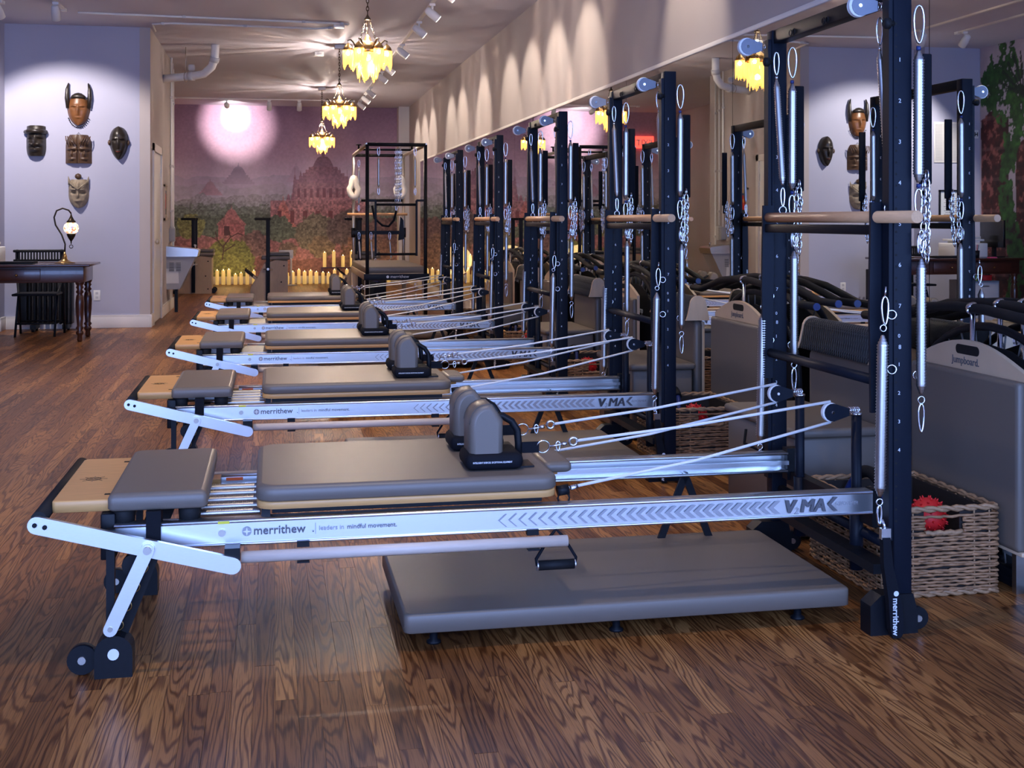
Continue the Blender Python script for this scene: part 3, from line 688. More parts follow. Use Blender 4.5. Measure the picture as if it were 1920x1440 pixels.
    B(MB().box(1.806, 1.834, yn2 + .04, yf2 - .04, 1.205, 1.236, .004), 'push_bar_brace', 'black')
    B(MB().cyl((1.83, yn2 + .03, .755), (1.83, yf2 - .03, .755), .0165, n=14), 'cross_tube', 'navy_steel')
    B(MB().cyl((1.88, yn2 + .03, .24), (1.88, yf2 - .03, .24), .016, n=12), 'cross_tube', 'navy_steel')
    # long strap handle hanging at the rail end
    st = B(MB().prism([(1.782, .305), (1.806, .305), (1.815, .22), (1.845, .10), (1.85, .02), (1.838, .005), (1.815, .005), (1.806, .03), (1.80, .12), (1.785, .22)], 'y', yn2 - .075, yn2 - .052), 'hanging_strap', 'webbing')
    MB().box(1.779, 1.809, yn2 - .072, yn2 - .056, .300, .332).cyl((1.794, yn2 - .063, .33), (1.794, yn2 - .05, .355), .004).build('strap_buckle', 'chrome', st)
    text('merrithew', .026, 'white_print', st, (1.814, yn2 - .0757, .125), '-ydown', bold=.0004)
    MB().cyl((1.824, yn2 - .0762, .138), (1.824, yn2 - .075, .138), .008, n=14).build('emblem', 'white_print', st)
    done()
    return t
ref = make_reformer()
names = ['padded reformer with spring tower, nearest the wicker basket end of the row, wide mat under it',
         'padded reformer with spring tower, fourth from the black trapeze table',
         'padded reformer with spring tower, third from the black trapeze table',
         'padded reformer with spring tower, second from the black trapeze table',
         'padded reformer with spring tower, next to the black trapeze table']
names[0] = 'padded reformer with spring tower, farthest from the black trapeze table'
ref['label'] = names[0]
for i in range(1, 5): shift_copy(ref, (0, REF_Y[i] - Y0, 0), names[i])
# floor mats (tower conversion mattress) under each reformer
ord_ = ['farthest from', 'fourth from', 'third from', 'second from', 'next to']
for i, y in enumerate(REF_Y):
    t = thing('floor_mattress', (1.07, y + .4, 0), 'flat taupe vinyl mattress on the floor under the reformer ' + ord_[i] + ' the trapeze table', 'exercise mat', 'mattresses under the reformers')
    pad(MB(), .375, 1.765, y - .02, y + .72, .05, .108, .02, .008).build('cushion', 'vinyl', t)
    for xx in (.47, 1.03, 1.62):
        for yy in (y + .05, y + .65): MB().lathe([(.022, 0), (.022, .006), (.012, .012), (.012, .05)], (xx, yy, 0), 12).build('foot', 'black', t)
    done()
# ================================================================== ALONG THE MIRROR: boards, boxes, rebounders, baskets
def lean(mb, pts): return mb
def make_jumpboard(y):
    t = thing('jumpboard', (2.44, y, 0), 'x', 'exercise board', 'jumpboards along the mirror')
    y0, y1 = y - .35, y + .35
    def ar(ya, yb, z0, z1, rise, n=14):
        p = [(ya, z0), (yb, z0)]
        for i in range(n + 1):
            q = i / n; p.append((yb + (ya - yb) * q, z1 + rise * math.sin(math.pi * q)))
        return p
    wp = MB().prism(ar(y0, y1, .14, .735, .085), 'x', 2.445, 2.463).build('wooden_board', 'birch', t)
    hp = cham(y - .075, y + .075, .768, .802, .016)
    MB().prism(hp, 'x', 2.4440, 2.4449).build('hand_slot', 'black_matte', wp)
    rs = []
    for dx, ins in ((0, 0), (-.022, 0), (-.028, .006), (-.03, .016)):
        rs.append([Vector((2.445 + dx, a, b)) for a, b in cham(y0 + ins + .004, y1 - ins - .004, .15 + ins, .712 - ins, .012)])
    MB().rings(rs).build('padded_face', 'vinyl', t)
    text('Jumpboard.', .038, 'grey_print', t, (2.4443, y + .10, .733), '-x', bold=.0003)
    for yy in (y0 + .06, y1 - .06):
        MB().box(2.44, 2.47, yy - .012, yy + .012, 0, .16).build('leg', 'steel', t)
    MB().box(2.43, 2.48, y0, y1, .135, .15, .003).build('base_shelf', 'birch', t)
    done(); return t
def make_box(y):
    t = thing('reformer_box', (2.18, y, 0), 'x', 'exercise box', 'upholstered boxes along the mirror')
    pad(MB(), 2.0, 2.36, y - .36, y + .36, .012, .40, .015, .012).build('upholstered_body', 'vinyl', t)
    pad(MB(), 1.985, 2.375, y - .375, y + .375, .40, .435, .02, .012).build('lid_pad', 'vinyl', t)
    for sx in (2.05, 2.31):
        for sy in (-.3, .3): MB().cyl((sx, y + sy, 0), (sx, y + sy, .014), .02, n=10).build('foot', 'black', t)
    MB().tube([(1.983, y - .1, .36), (1.975, y - .1, .30), (1.975, y + .1, .30), (1.983, y + .1, .36)], .006, 6).build('strap_handle', 'webbing', t)
    done(); return t
def make_extender(y):
    # upright padded board behind the box
    t = thing('padded_platform', (2.43, y, 0), 'x', 'exercise board', 'padded platforms along the mirror')
    MB().box(2.43, 2.45, y - .33, y + .33, 0, .665, .003).build('backing_board', 'birch', t)
    rs = []
    for dx, ins in ((0, 0), (-.035, 0), (-.043, .008), (-.046, .02)):
        rs.append([Vector((2.43 + dx, a, b)) for a, b in cham(y - .335 + ins, y + .335 - ins, .02 + ins, .672 - ins, .03)])
    MB().rings(rs).build('padded_face', 'vinyl', t)
    done(); return t
def make_roll(y):
    t = thing('padded_roll', (2.42, y, .68), 'x', 'padded roll', 'quilted rolls along the mirror')
    prof = [(2.335, .675), (2.345, .70)] + [(2.405 + .045 * math.cos(q), .765 + .045 * math.sin(q)) for q in [R(165 - 22 * i) for i in range(8)]] + [(2.47, .675)]
    MB().prism(prof, 'y', y - .33, y + .33, True).build('quilted_cover', 'quilt', t)
    q = MB()
    n = 34
    for s in (1, -1):
        for i in range(-12, n):
            a = y - .33 + i * .0195
            p = [Vector((px_ - .001, a + s * k * .016, pz + .0012)) for k, (px_, pz) in enumerate(prof[:8])]
            if s < 0: p = [Vector((v.x, v.y + 0.12, v.z)) for v in p]
            p = [v for v in p if y - .328 < v.y < y + .328]
            if len(p) > 1: q.tube(p, .0013, 3)
    q.build('quilting', 'vinyl_dark', t)['kind'] = 'stuff'
    for yy in (y - .345, y + .33):
        c = [(2.40 + (a - 2.40) * 1.06, .73 + (b - .73) * 1.06 + .002) for a, b in prof]
        MB().prism(c, 'y', yy, yy + .015).build('wooden_end', 'birch', t)
    done(); return t
def make_rebounder(y):
    t = thing('rebounder', (2.56, y, 0), 'x', 'trampoline', 'black rebounders leaning on the mirror')
    n = 24
    mt = MB().prism([(y + .50 * math.cos(2 * math.pi * i / n), .44 + .36 * math.sin(2 * math.pi * i / n)) for i in range(n)], 'x', 2.545, 2.552).build('jump_mat', 'black_matte', t)
    text('Cardio-Tramp', .06, 'white_print', mt, (2.5445, y + .17, .60), '-x', bold=.0004)
    bs = MB()
    for i in range(36):
        a = 2 * math.pi * i / 36; bs.tube([(2.548, y + .50 * math.cos(a), .44 + .36 * math.sin(a)), (2.548, y + .55 * math.cos(a), .44 + .41 * math.sin(a))], .004, 4)
    bs.build('bungee_cords', 'vinyl_dark', t)['kind'] = 'stuff'
    MB().tube([(2.55, y + .56 * math.cos(2 * math.pi * i / 36), .44 + .425 * math.sin(2 * math.pi * i / 36)) for i in range(36)], .016, 8, closed=True).build('rim_tube', 'black', t)
    for xx, dz in ((2.50, 0), (2.61, .012)):
        arc = [(xx, y - .86, .845 + dz), (xx, y - .66, .845 + dz), (xx, y - .52, .872 + dz), (xx, y - .3, .912 + dz), (xx, y - .05, .93 + dz), (xx, y + .15, .93 + dz), (xx, y + .38, .912 + dz), (xx, y + .56, .872 + dz), (xx, y + .70, .845 + dz), (xx, y + .86, .845 + dz)]
        h = MB().tube(arc, .019, 10).build('arch_handle', 'black_matte', t)
        for yy in (y - .866, y + .86):
            MB().cyl((xx, yy, .845 + dz), (xx, yy + .006, .845 + dz), .018, n=14).build('end_cap', 'blue_rubber', h)
        MB().cyl((xx, y - .008 + .04, .925 + dz), (xx, y + .045, .935 + dz), .024, n=12).build('clamp', 'chrome', h)
        MB().cyl((xx, y + .035, .02), (xx, y + .035, .93 + dz), .010, n=8).build('post', 'chrome', t)
    MB().box(2.47, 2.64, y - .40, y + .40, 0, .03, .006).build('base_bar', 'black', t)
    done(); return t
def make_basket(y):
    x0, x1, y0, y1, h = 1.97, 2.388, y - .27, y + .27, .29
    t = thing('wicker_basket', ((x0 + x1) / 2, y, 0), 'x', 'basket', 'wicker baskets along the mirror')
    b = .012
    MB().box(x0 + b, x1 - b, y0 + b, y1 - b, .004, .016).box(x0 + b, x0 + b + .004, y0 + b, y1 - b, .01, h - .01).box(x1 - b - .004, x1 - b, y0 + b, y1 - b, .01, h - .01).box(x0 + b, x1 - b, y1 - b - .004, y1 - b, .01, h - .01).box(x0 + b, x1 - b, y0 + b, y0 + b + .004, .01, h - .075).box(x0 + b, x1 - .26, y0 + b, y0 + b + .004, h - .075, h - .01).box(x1 - .13, x1 - b, y0 + b, y0 + b + .004, h - .075, h - .01).build('light_block_liner', 'liner_dark', t)  # dark liner added to block light through the weave
    per = []
    st = .0135
    def side(a, b_, fixed, ax):
        n = max(2, int(abs(b_ - a) / st))
        for i in range(n):
            q = a + (b_ - a) * i / n; per.append((q, fixed) if ax == 'x' else (fixed, q))
    side(x0, x1, y0, 'x'); side(y0, y1, x1, 'y'); side(x1, x0, y1, 'x'); side(y1, y0, x0, 'y')
    cx, cy = (x0 + x1) / 2, y
    wv = MB(); rows = 25; r2 = random.Random(5)
    for k in range(rows):
        z = .012 + (h - .03) * (k + .5) / rows; ph = k % 2; jz = [0.0] * len(per); amp = r2.random() * .004
        w0 = r2.random() * 6
        pts = []; rad = []
        for i, (px_, py_) in enumerate(per):
            o = (.0052 if (i // 2 + ph) % 2 else -.001) + .0015 * r2.random()
            nx, ny = (0, -1) if py_ == y0 else (1, 0) if px_ == x1 else (0, 1) if py_ == y1 else (-1, 0)
            pts.append((px_ + nx * o, py_ + ny * o, z + amp * math.sin(i * .18 + w0) + (r2.random() - .5) * .002)); rad.append(.0042 + .0018 * r2.random())
        if rows - 7 < k < rows - 1:
            i0 = next(i for i, q in enumerate(per) if q[1] == y0 and q[0] > x1 - .26); i1 = next(i for i, q in enumerate(per) if q[1] == y0 and q[0] > x1 - .13)
            wv.tube(pts[i1:] + pts[:i0], rad[i1:] + rad[:i0], 5)
        else: wv.tube(pts, rad, 5, closed=True)
    wv.build('woven_strands', 'wicker', t)['kind'] = 'stuff'
    sk = MB()
    for i in range(0, len(per), 4):
        px_, py_ = per[i]
        if py_ == y0 and x1 - .27 < px_ < x1 - .12: continue
        sk.cyl((px_ + (.003 if px_ == x1 else -.003 if px_ == x0 else 0), py_ + (-.003 if py_ == y0 else .003 if py_ == y1 else 0), .005), (px_, py_, h - .01), .0032, n=5)
    sk.build('stakes', 'wicker_rim', t)['kind'] = 'stuff'
    def braid(z, name):
        m = MB(); L = []
        for (a, b_), (c, d_) in (((x0, y0), (x1, y0)), ((x1, y0), (x1, y1)), ((x1, y1), (x0, y1)), ((x0, y1), (x0, y0))):
            for i in range(20): L.append((a + (c - a) * i / 20, b_ + (d_ - b_) * i / 20))
        for s in (0, math.pi):
            m.tube([(a, b_ + .005 * math.cos(i * 1.3 + s), z + .006 * math.sin(i * 1.3 + s)) for i, (a, b_) in enumerate(L)], .0068, 6, closed=True)
        return m.build(name, 'wicker_rim', t)
    braid(h, 'braided_rim'); braid(.010, 'braided_foot')
    hm = MB().tube([(x1 - .265 + .0135 * i, y0 - .004, h - .078 + .003 * math.sin(i * 2.1)) for i in range(11)], .0085, 6)
    hm.build('handle_edge', 'wicker_rim', t)
    done(); return t
land = ['reformer farthest from the trapeze table', 'reformer fourth from the trapeze table', 'reformer third from the trapeze table', 'reformer second from the trapeze table', 'reformer next to the trapeze table']
STY = [4.0 + 2.2 * i for i in range(5)]
protos = [(make_jumpboard, 0.0, 'Jumpboard with arched birch top and taupe pad behind the '), (make_box, .84, 'low taupe upholstered box on the floor behind the '), (make_extender, .86, 'upright taupe padded platform behind the '),
          (make_roll, .86, 'black quilted roll on the padded platform behind the '), (make_rebounder, .02, 'black Cardio-Tramp rebounder with arched handles behind the '), (make_basket, 0.0, 'brown woven wicker basket behind the ')]
for fn, dy, lab in protos:
    o = fn(STY[0] + dy)
    for i in range(5):
        if i == 4 and fn in (make_box, make_extender, make_roll): continue
        l = lab + land[i]
        if i == 0: o['label'] = l
        else: shift_copy(o, (0, STY[i] - STY[0], 0), l)
# things in the baskets
def spiky(x, y, z, r):
    t = thing('spiky_ball', (x, y, z - r), 'x', 'massage ball', 'red balls in the baskets')
    MB().lathe([(r * math.sin(q), -r * math.cos(q)) for q in [math.pi * i / 12 for i in range(13)]], (x, y, z), 18).build('ball', 'red_rubber', t)
    m = MB(); k = 90
    for i in range(k):
        zz = 1 - 2 * (i + .5) / k; a = i * 2.39996; s = math.sqrt(1 - zz * zz); d = Vector((s * math.cos(a), s * math.sin(a), zz)); p = Vector((x, y, z)) + d * r * .98
        m.cyl(p, p + d * .010, .005, .0015, 5)
    m.build('spikes', 'red_rubber', t)['kind'] = 'stuff'
    done(); return t
b1 = spiky(2.21, 3.86, .235, .062); b1['label'] = 'red spiky ball in the basket behind the ' + land[0]
for i in range(1, 4): shift_copy(b1, (-.06, STY[i] - STY[0], 0), 'red spiky ball in the basket behind the ' + land[i])
b2 = spiky(2.25, 3.83, .12, .05); b2['label'] = 'small red ball in the basket behind the ' + land[0]
def ring_(y, i):
    t = thing('fitness_circle', (2.10, y + .13, .02), 'blue black fitness circle standing in the basket behind the ' + land[i], 'exercise ring', 'fitness circles in the baskets')
    MB().tube([(2.08 + .03 * math.sin(2 * math.pi * k / 28), y + .08 + .155 * math.cos(2 * math.pi * k / 28), .19 + .155 * math.sin(2 * math.pi * k / 28)) for k in range(28)], .012, 8, closed=True).build('hoop', 'blue_rubber', t)
    MB().tube([(2.08 + .03 * math.sin(R(q)), y + .08 + .155 * math.cos(R(q)), .19 + .155 * math.sin(R(q))) for q in range(60, 125, 8)], .022, 8).build('foam_pad', 'black_matte', t)
    done(); return t
r0 = ring_(STY[0], 0)
for i in range(1, 4): shift_copy(r0, (0, STY[i] - STY[0], 0), 'blue black fitness circle standing in the basket behind the ' + land[i])

# ================================================================== CEILING: track lights, conduits, pipe, chandeliers
def track(name, p0, p1, label):
    t = thing(name, p0, label, 'light track')
    d = Vector(p1) - Vector(p0)
    n = Vector((-d.y, d.x, 0)).normalized() * .018
    MB().add([Vector(q) + o for q in (p0, p1) for o in (n, -n, -n - Vector((0, 0, .02)), n - Vector((0, 0, .02)))], [(0, 1, 2, 3), (7, 6, 5, 4), (0, 4, 5, 1), (1, 5, 6, 2), (2, 6, 7, 3), (3, 7, 4, 0)]).build('rail', 'trim_white', t)
    for q in (p0, p1): MB().box(q[0] - .025, q[0] + .025, q[1] - .04, q[1] + .04, ZC - .03, ZC).build('end_feed', 'white_plastic', t)
    done()
track('light_track', (1.62, 3.0, ZC), (1.62, 23.2, ZC), 'long white light track on the ceiling beside the mirror wall')
track('light_track', (-1.75, 23.2, ZC), (1.5, 23.2, ZC), 'white light track crossing the ceiling before the mural')
track('light_track', (-2.17, 9.5, ZC), (-2.17, 13.7, ZC), 'white light track on the ceiling before the mask wall')
def head(x, y, aim, on, label, grp, energy=0, size=R(50), blend=.5, col=(1, .84, .68)):
    t = thing('track_spotlight', (x, y, ZC), label, 'spotlight', grp)
    d = (Vector(aim) - Vector((x, y, ZC - .13))).normalized(); p = Vector((x, y, ZC - .13))
    MB().cyl((x, y, ZC - .02), (x, y, ZC - .10), .012, n=8).box(x - .03, x + .03, y - .016, y + .016, ZC - .045, ZC - .02).build('stem', 'white_plastic', t)
    ax = d
    hd = MB().lathe([(.020, -.085), (.038, -.07), (.046, 0), (.046, .075), (.041, .08)], p, 16, ax).build('lamp_head', 'white_plastic', t)
    MB().lathe([(.040, .0801), (.036, .0815)], p, 16, ax).build('lens', 'spot_glow' if on else 'light_grey', hd)
    if on and energy:
        lp = p + d * .10
        o = add_light('spot_beam', 'SPOT', lp, energy, col, None, Vector(lp) + d, spot_size=size, spot_blend=blend, shadow_soft_size=.03)
        o.parent = t; o.location = lp - Vector((x, y, ZC))
    done()
    return t
WL = 'white track spotlight on the long track aimed at the mirror wall'
for y in (4.1, 5.9, 7.5, 9.0, 10.2, 11.4, 12.55, 13.7, 15.5, 17.3, 18.4, 20.6, 21.7, 22.8):
    if y in (5.9, 9.0): head(1.62, y, (1.9, y + .3, .3), True, 'unseen white fill spotlight on the long track aimed down at the towers', 'unseen fill spotlights aimed at the towers', 60, R(80), .7)  # unseen heads turned down to add warm light on the equipment
    else: head(1.62, y, (2.67, y + .05, 2.55), True, WL, 'spotlights on the long track', 46, R(62), .55)
head(-.82, 23.2, (-.70, 24.6, 3.18), True, 'round grey spotlight shining on the mural sky', None, 150, R(66), .7, (1, .87, .82))
add_light('mural_hot_spot', 'SPOT', (-.80, 23.34, 3.36), 260, (1, .88, .80), None, (-.70, 24.6, 3.28), spot_size=R(30), spot_blend=.9, shadow_soft_size=.02)
for x in (-.05, .5, 1.0): head(x, 23.2, (x, 24.4, 1.2), False, 'unlit white spotlight hanging on the track before the mural', 'spotlights before the mural')
head(-2.17, 13.2, (-2.19, 14.85, 1.2), False, 'unlit white spotlight on the track end before the mask wall', None)
head(-2.72, 13.2, (-2.25, 14.87, 1.45), True, 'lit white spotlight aimed at the mask wall', None, 190, R(84), .45, (1, .88, .82))
track('light_track', (-2.72, 9.5, ZC), (-2.72, 13.35, ZC), 'short white light track on the ceiling aimed at the masks')
# added spotlights out of view, for general warm room fill
for y in (5.0, 7.4, 9.8):
    head(-2.17, y + (0 if y < 9.5 else 0), (-1.4, y + 1.6, 0), True, 'added white fill spotlight aimed down at the open floor', 'added spotlights over the open floor', 90, R(85), .7, (1, .84, .68))
track('light_track', (-2.17, 4.0, ZC), (-2.17, 9.2, ZC), 'added white light track on the ceiling over the open floor')  # added track, only carries the fill spotlights
for y in (3.2, 5.2, 7.2, 9.2, 11.0):  # added unseen spotlights, warm light for the reformer row
    head(.35, y, (.45, y + .5, 0), True, 'added white fill spotlight aimed down at a reformer', 'added spotlights over the reformers', 62, R(80), .7, (1, .84, .68))
track('light_track', (.35, 2.5, ZC), (.35, 11.3, ZC), 'added white light track on the ceiling over the reformers')  # added track out of view for these fill spotlights
def conduit(pts, label, r=.012):
    o = thing('conduit', pts[0], label, 'conduit'); MB().tube(pts, r, 8).build('pipe', 'white_plastic', o)
    m = MB()
    for q in (.25, .6, .85):
        i = int(q * (len(pts) - 1)); a = Vector(pts[i]).lerp(Vector(pts[i + 1]), .5); m = MB().box(a.x - .02, a.x + .02, a.y - .02, a.y + .02, a.z - .016, a.z + .016, .003).build('strap', 'light_grey', o)
    done()
conduit([(-2.05, 13.85, ZC - .015), (-1.9, 13.86, ZC - .015), (0, 14.0, ZC - .015), (.7, 14.05, ZC - .015), (.86, 14.1, ZC - .015)], 'white conduit running across the ceiling from the light track')
conduit([(XD + .05, 14.95, ZC - .03), (XD + .06, 14.5, ZC - .015), (-1.1, 14.4, ZC - .015), (.5, 14.5, ZC - .015), (.82, 14.3, ZC - .015)], 'white conduit starting at the partition corner on the ceiling')
for i, (y, z0) in enumerate(((17.56, 1.15), (17.72, 1.17), (17.88, .4))):
    conduit([(XD + .03, y, z0), (XD + .03, y, 1.6), (XD + .03, y, 2.4), (XD + .03, y, ZC - .06 * i)], ['grey vertical conduit on corridor wall over the electrical box', 'grey vertical conduit in the middle of three on corridor wall', 'grey vertical conduit by the corridor wall end'][i], .014)
t = thing('electrical_box', (XD + .04, 17.6, .98), 'grey electrical switch box on the corridor wall', 'switch box')
MB().box(XD, XD + .08, 17.5, 17.62, .96, 1.14, .004).build('case', 'grey_plastic', t); MB().box(XD, XD + .06, 17.66, 17.78, .95, 1.16, .003).build('cover', 'light_grey', t); done()
t = thing('waste_pipe', (XD + .01, 16.55, 3.1), 'thick white PVC waste pipe elbow under the ceiling', 'pipe')
MB().tube([(XD, 16.6, 3.10), (-1.2, 16.5, 3.11), (-1.0, 16.4, 3.12), (-.86, 16.3, 3.14), (-.76, 16.2, 3.22), (-.72, 16.15, 3.32), (-.71, 16.12, ZC)], .052, 14).build('elbow', 'white_plastic', t)
MB().cyl((-1.06, 16.43, 3.117), (-1.0, 16.4, 3.12), .062, n=14).cyl((-.73, 16.16, 3.28), (-.715, 16.14, 3.34), .062, n=14).build('coupling', 'light_grey', t)
MB().cyl((-1.1, 16.45, 3.15), (-1.1, 16.45, ZC), .005, n=6).torus((-1.1, 16.45, 3.11), (1, -.3, 0), .062, .006, 16, 5).build('hanger', 'steel', t)
MB().lathe([(.03, 0), (.045, .02), (.045, .06), (.035, .08)], (-1.02, 16.35, 3.18), 14).build('vent_cap', 'light_grey', t); done()
for (x, y, lab) in ((.75, 14.15, 'white ceiling junction box where the conduits end'), (.62, 16.6, 'white ceiling junction box between two chandeliers'),):
    t = thing('junction_box', (x, y, ZC), lab, 'junction box'); MB().box(x - .06, x + .06, y - .05, y + .05, ZC - .05, ZC, .004).build('case', 'white_plastic', t); MB().box(x - .03, x + .03, y - .055, y - .05, ZC - .035, ZC - .015).build('cover_plate', 'light_grey', t); done()

def streak_light(o):
    # pierced metal lampshade: the lamp throws radial streaks
    l = o.data; l.use_nodes = True; nt = l.node_tree; e = nt.nodes['Emission']
    tc = nt.nodes.new('ShaderNodeNewGeometry'); sx = nt.nodes.new('ShaderNodeSeparateXYZ'); nt.links.new(tc.outputs['Incoming'], sx.inputs[0])
    at = nt.nodes.new('ShaderNodeMath'); at.operation = 'ARCTAN2'; nt.links.new(sx.outputs[1], at.inputs[0]); nt.links.new(sx.outputs[0], at.inputs[1])
    cb = nt.nodes.new('ShaderNodeCombineXYZ'); nt.links.new(at.outputs[0], cb.inputs[0]); mz = nt.nodes.new('ShaderNodeMath'); mz.operation = 'MULTIPLY'; mz.inputs[1].default_value = .35; nt.links.new(sx.outputs[2], mz.inputs[0]); nt.links.new(mz.outputs[0], cb.inputs[1])
    n = nt.nodes.new('ShaderNodeTexNoise'); n.inputs['Scale'].default_value = 8; n.inputs['Detail'].default_value = 3; nt.links.new(cb.outputs[0], n.inputs['Vector'])
    mr_ = nt.nodes.new('ShaderNodeMapRange'); mr_.inputs[1].default_value = .36; mr_.inputs[2].default_value = .66; mr_.inputs[3].default_value = .25; mr_.inputs[4].default_value = 2.0; nt.links.new(n.outputs['Fac'], mr_.inputs[0])
    nt.links.new(mr_.outputs[0], e.inputs['Strength'])
def fringe(mb, c, r, h, n, seed, zz=5, z_amp=.05):
    q = random.Random(seed)
    for i in range(n):
        a = 2 * math.pi * i / n; tri = abs(((i * zz / n) % 1) * 2 - 1)
        L = h * (1 - z_amp * 4 * tri * .35) * (.97 + .05 * q.random()); p = Vector((c[0] + r * math.cos(a), c[1] + r * math.sin(a), c[2]))
        mb.cyl(p, p - Vector((0, 0, L)), .0035, .0028, 4)
def make_chandelier(x, y, zb, label):
    t = thing('chandelier', (x, y, ZC), label, 'chandelier', 'beaded brass chandeliers')
    MB().box(x - .06, x + .06, y - .05, y + .05, ZC - .05, ZC, .004).build('ceiling_box', 'white_plastic', t)
    zt = zb + .30     # top of crown
    MB().chain((x, y, ZC - .05), (x, y, zt + .30), .045, .004, .011).build('chain', 'dark_bronze', t)
    MB().lathe([(.004, .045), (.01, .03), (.03, .0), (.03, -.008), (.005, -.01)], (x, y, zt + .26), 12).build('canopy_cap', 'dark_bronze', t)
    sc_ = MB()
    for k in range(3): a = R(90 + 120 * k); sc_.chain((x + .02 * math.cos(a), y + .02 * math.sin(a), zt + .255), (x + .085 * math.cos(a), y + .085 * math.sin(a), zt + .05), .028, .0025, .007)
    sc_.cyl((x, y, zt + .25), (x, y, zt + .10), .004, n=6).build('hanging_chain', 'dark_bronze', t)
    dm = MB().lathe([(.005, .12), (.02, .105), (.03, .08), (.045, .06), (.085, .03), (.10, 0), (.102, -.03), (.096, -.04)], (x, y, zt), 24).build('pierced_dome', 'brass', t)
    lt = MB()
    for s in (1, -1):
        for i in range(16): lt.tube([(x + (.0455 + .0145 * k) * math.cos(2 * math.pi * i / 16 + s * k * .12), y + (.0455 + .0145 * k) * math.sin(2 * math.pi * i / 16 + s * k * .12), zt + .062 - .0165 * k) for k in range(5)], .0018, 4)
    lt.build('dome_lattice', 'dark_bronze', dm)
    MB().lathe([(.0, .03), (.022, .02), (.03, 0), (.02, -.025), (0, -.032)], (x, y, zt - .075), 12).build('bulb', 'bulb', t)
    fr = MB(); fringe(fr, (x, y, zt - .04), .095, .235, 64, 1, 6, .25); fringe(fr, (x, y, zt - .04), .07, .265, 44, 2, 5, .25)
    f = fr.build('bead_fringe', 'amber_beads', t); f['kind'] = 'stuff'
    for k in range(6):
        a = R(60 * k); cx, cy = x + .172 * math.cos(a), y + .172 * math.sin(a)
        ar = MB().tube([(x + .095 * math.cos(a), y + .095 * math.sin(a), zt - .01), (x + .12 * math.cos(a), y + .12 * math.sin(a), zt + .05), (x + .15 * math.cos(a), y + .15 * math.sin(a), zt + .075), (x + .178 * math.cos(a), y + .178 * math.sin(a), zt + .066)], [.010, .009, .007, .004], 8).cyl((cx, cy, zt + .066), (cx, cy, zt + .04), .002, n=4).build('swan_arm', 'dark_bronze', t)
        MB().lathe([(.003, .045), (.012, .036), (.03, .018), (.04, 0), (.043, -.02)], (cx, cy, zt), 14).build('small_dome', 'brass', ar)
        MB().lathe([(0, .022), (.015, .014), (.02, 0), (.012, -.018), (0, -.022)], (cx, cy, zt - .045), 10).build('bulb', 'bulb', ar)
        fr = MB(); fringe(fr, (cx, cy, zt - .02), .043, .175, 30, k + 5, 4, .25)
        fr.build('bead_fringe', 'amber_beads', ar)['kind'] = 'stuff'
    o = add_light('chandelier_light', 'POINT', (x, y, zt - .17), 60, (1, .76, .54), t, shadow_soft_size=.025); streak_light(o)
    o2 = add_light('chandelier_uplight', 'POINT', (x, y, zt + .17), 46, (1, .84, .72), t, shadow_soft_size=.010); streak_light(o2)
    done()
make_chandelier(.83, 10.9, 2.47, 'brass chandelier with amber bead fringe hanging over the fourth reformer by the conduits')
make_chandelier(.85, 15.9, 2.43, 'brass chandelier with amber bead fringe hanging above the trapeze table, middle of three')
make_chandelier(.83, 21.0, 2.37, 'brass chandelier with amber bead fringe closest to the mural')
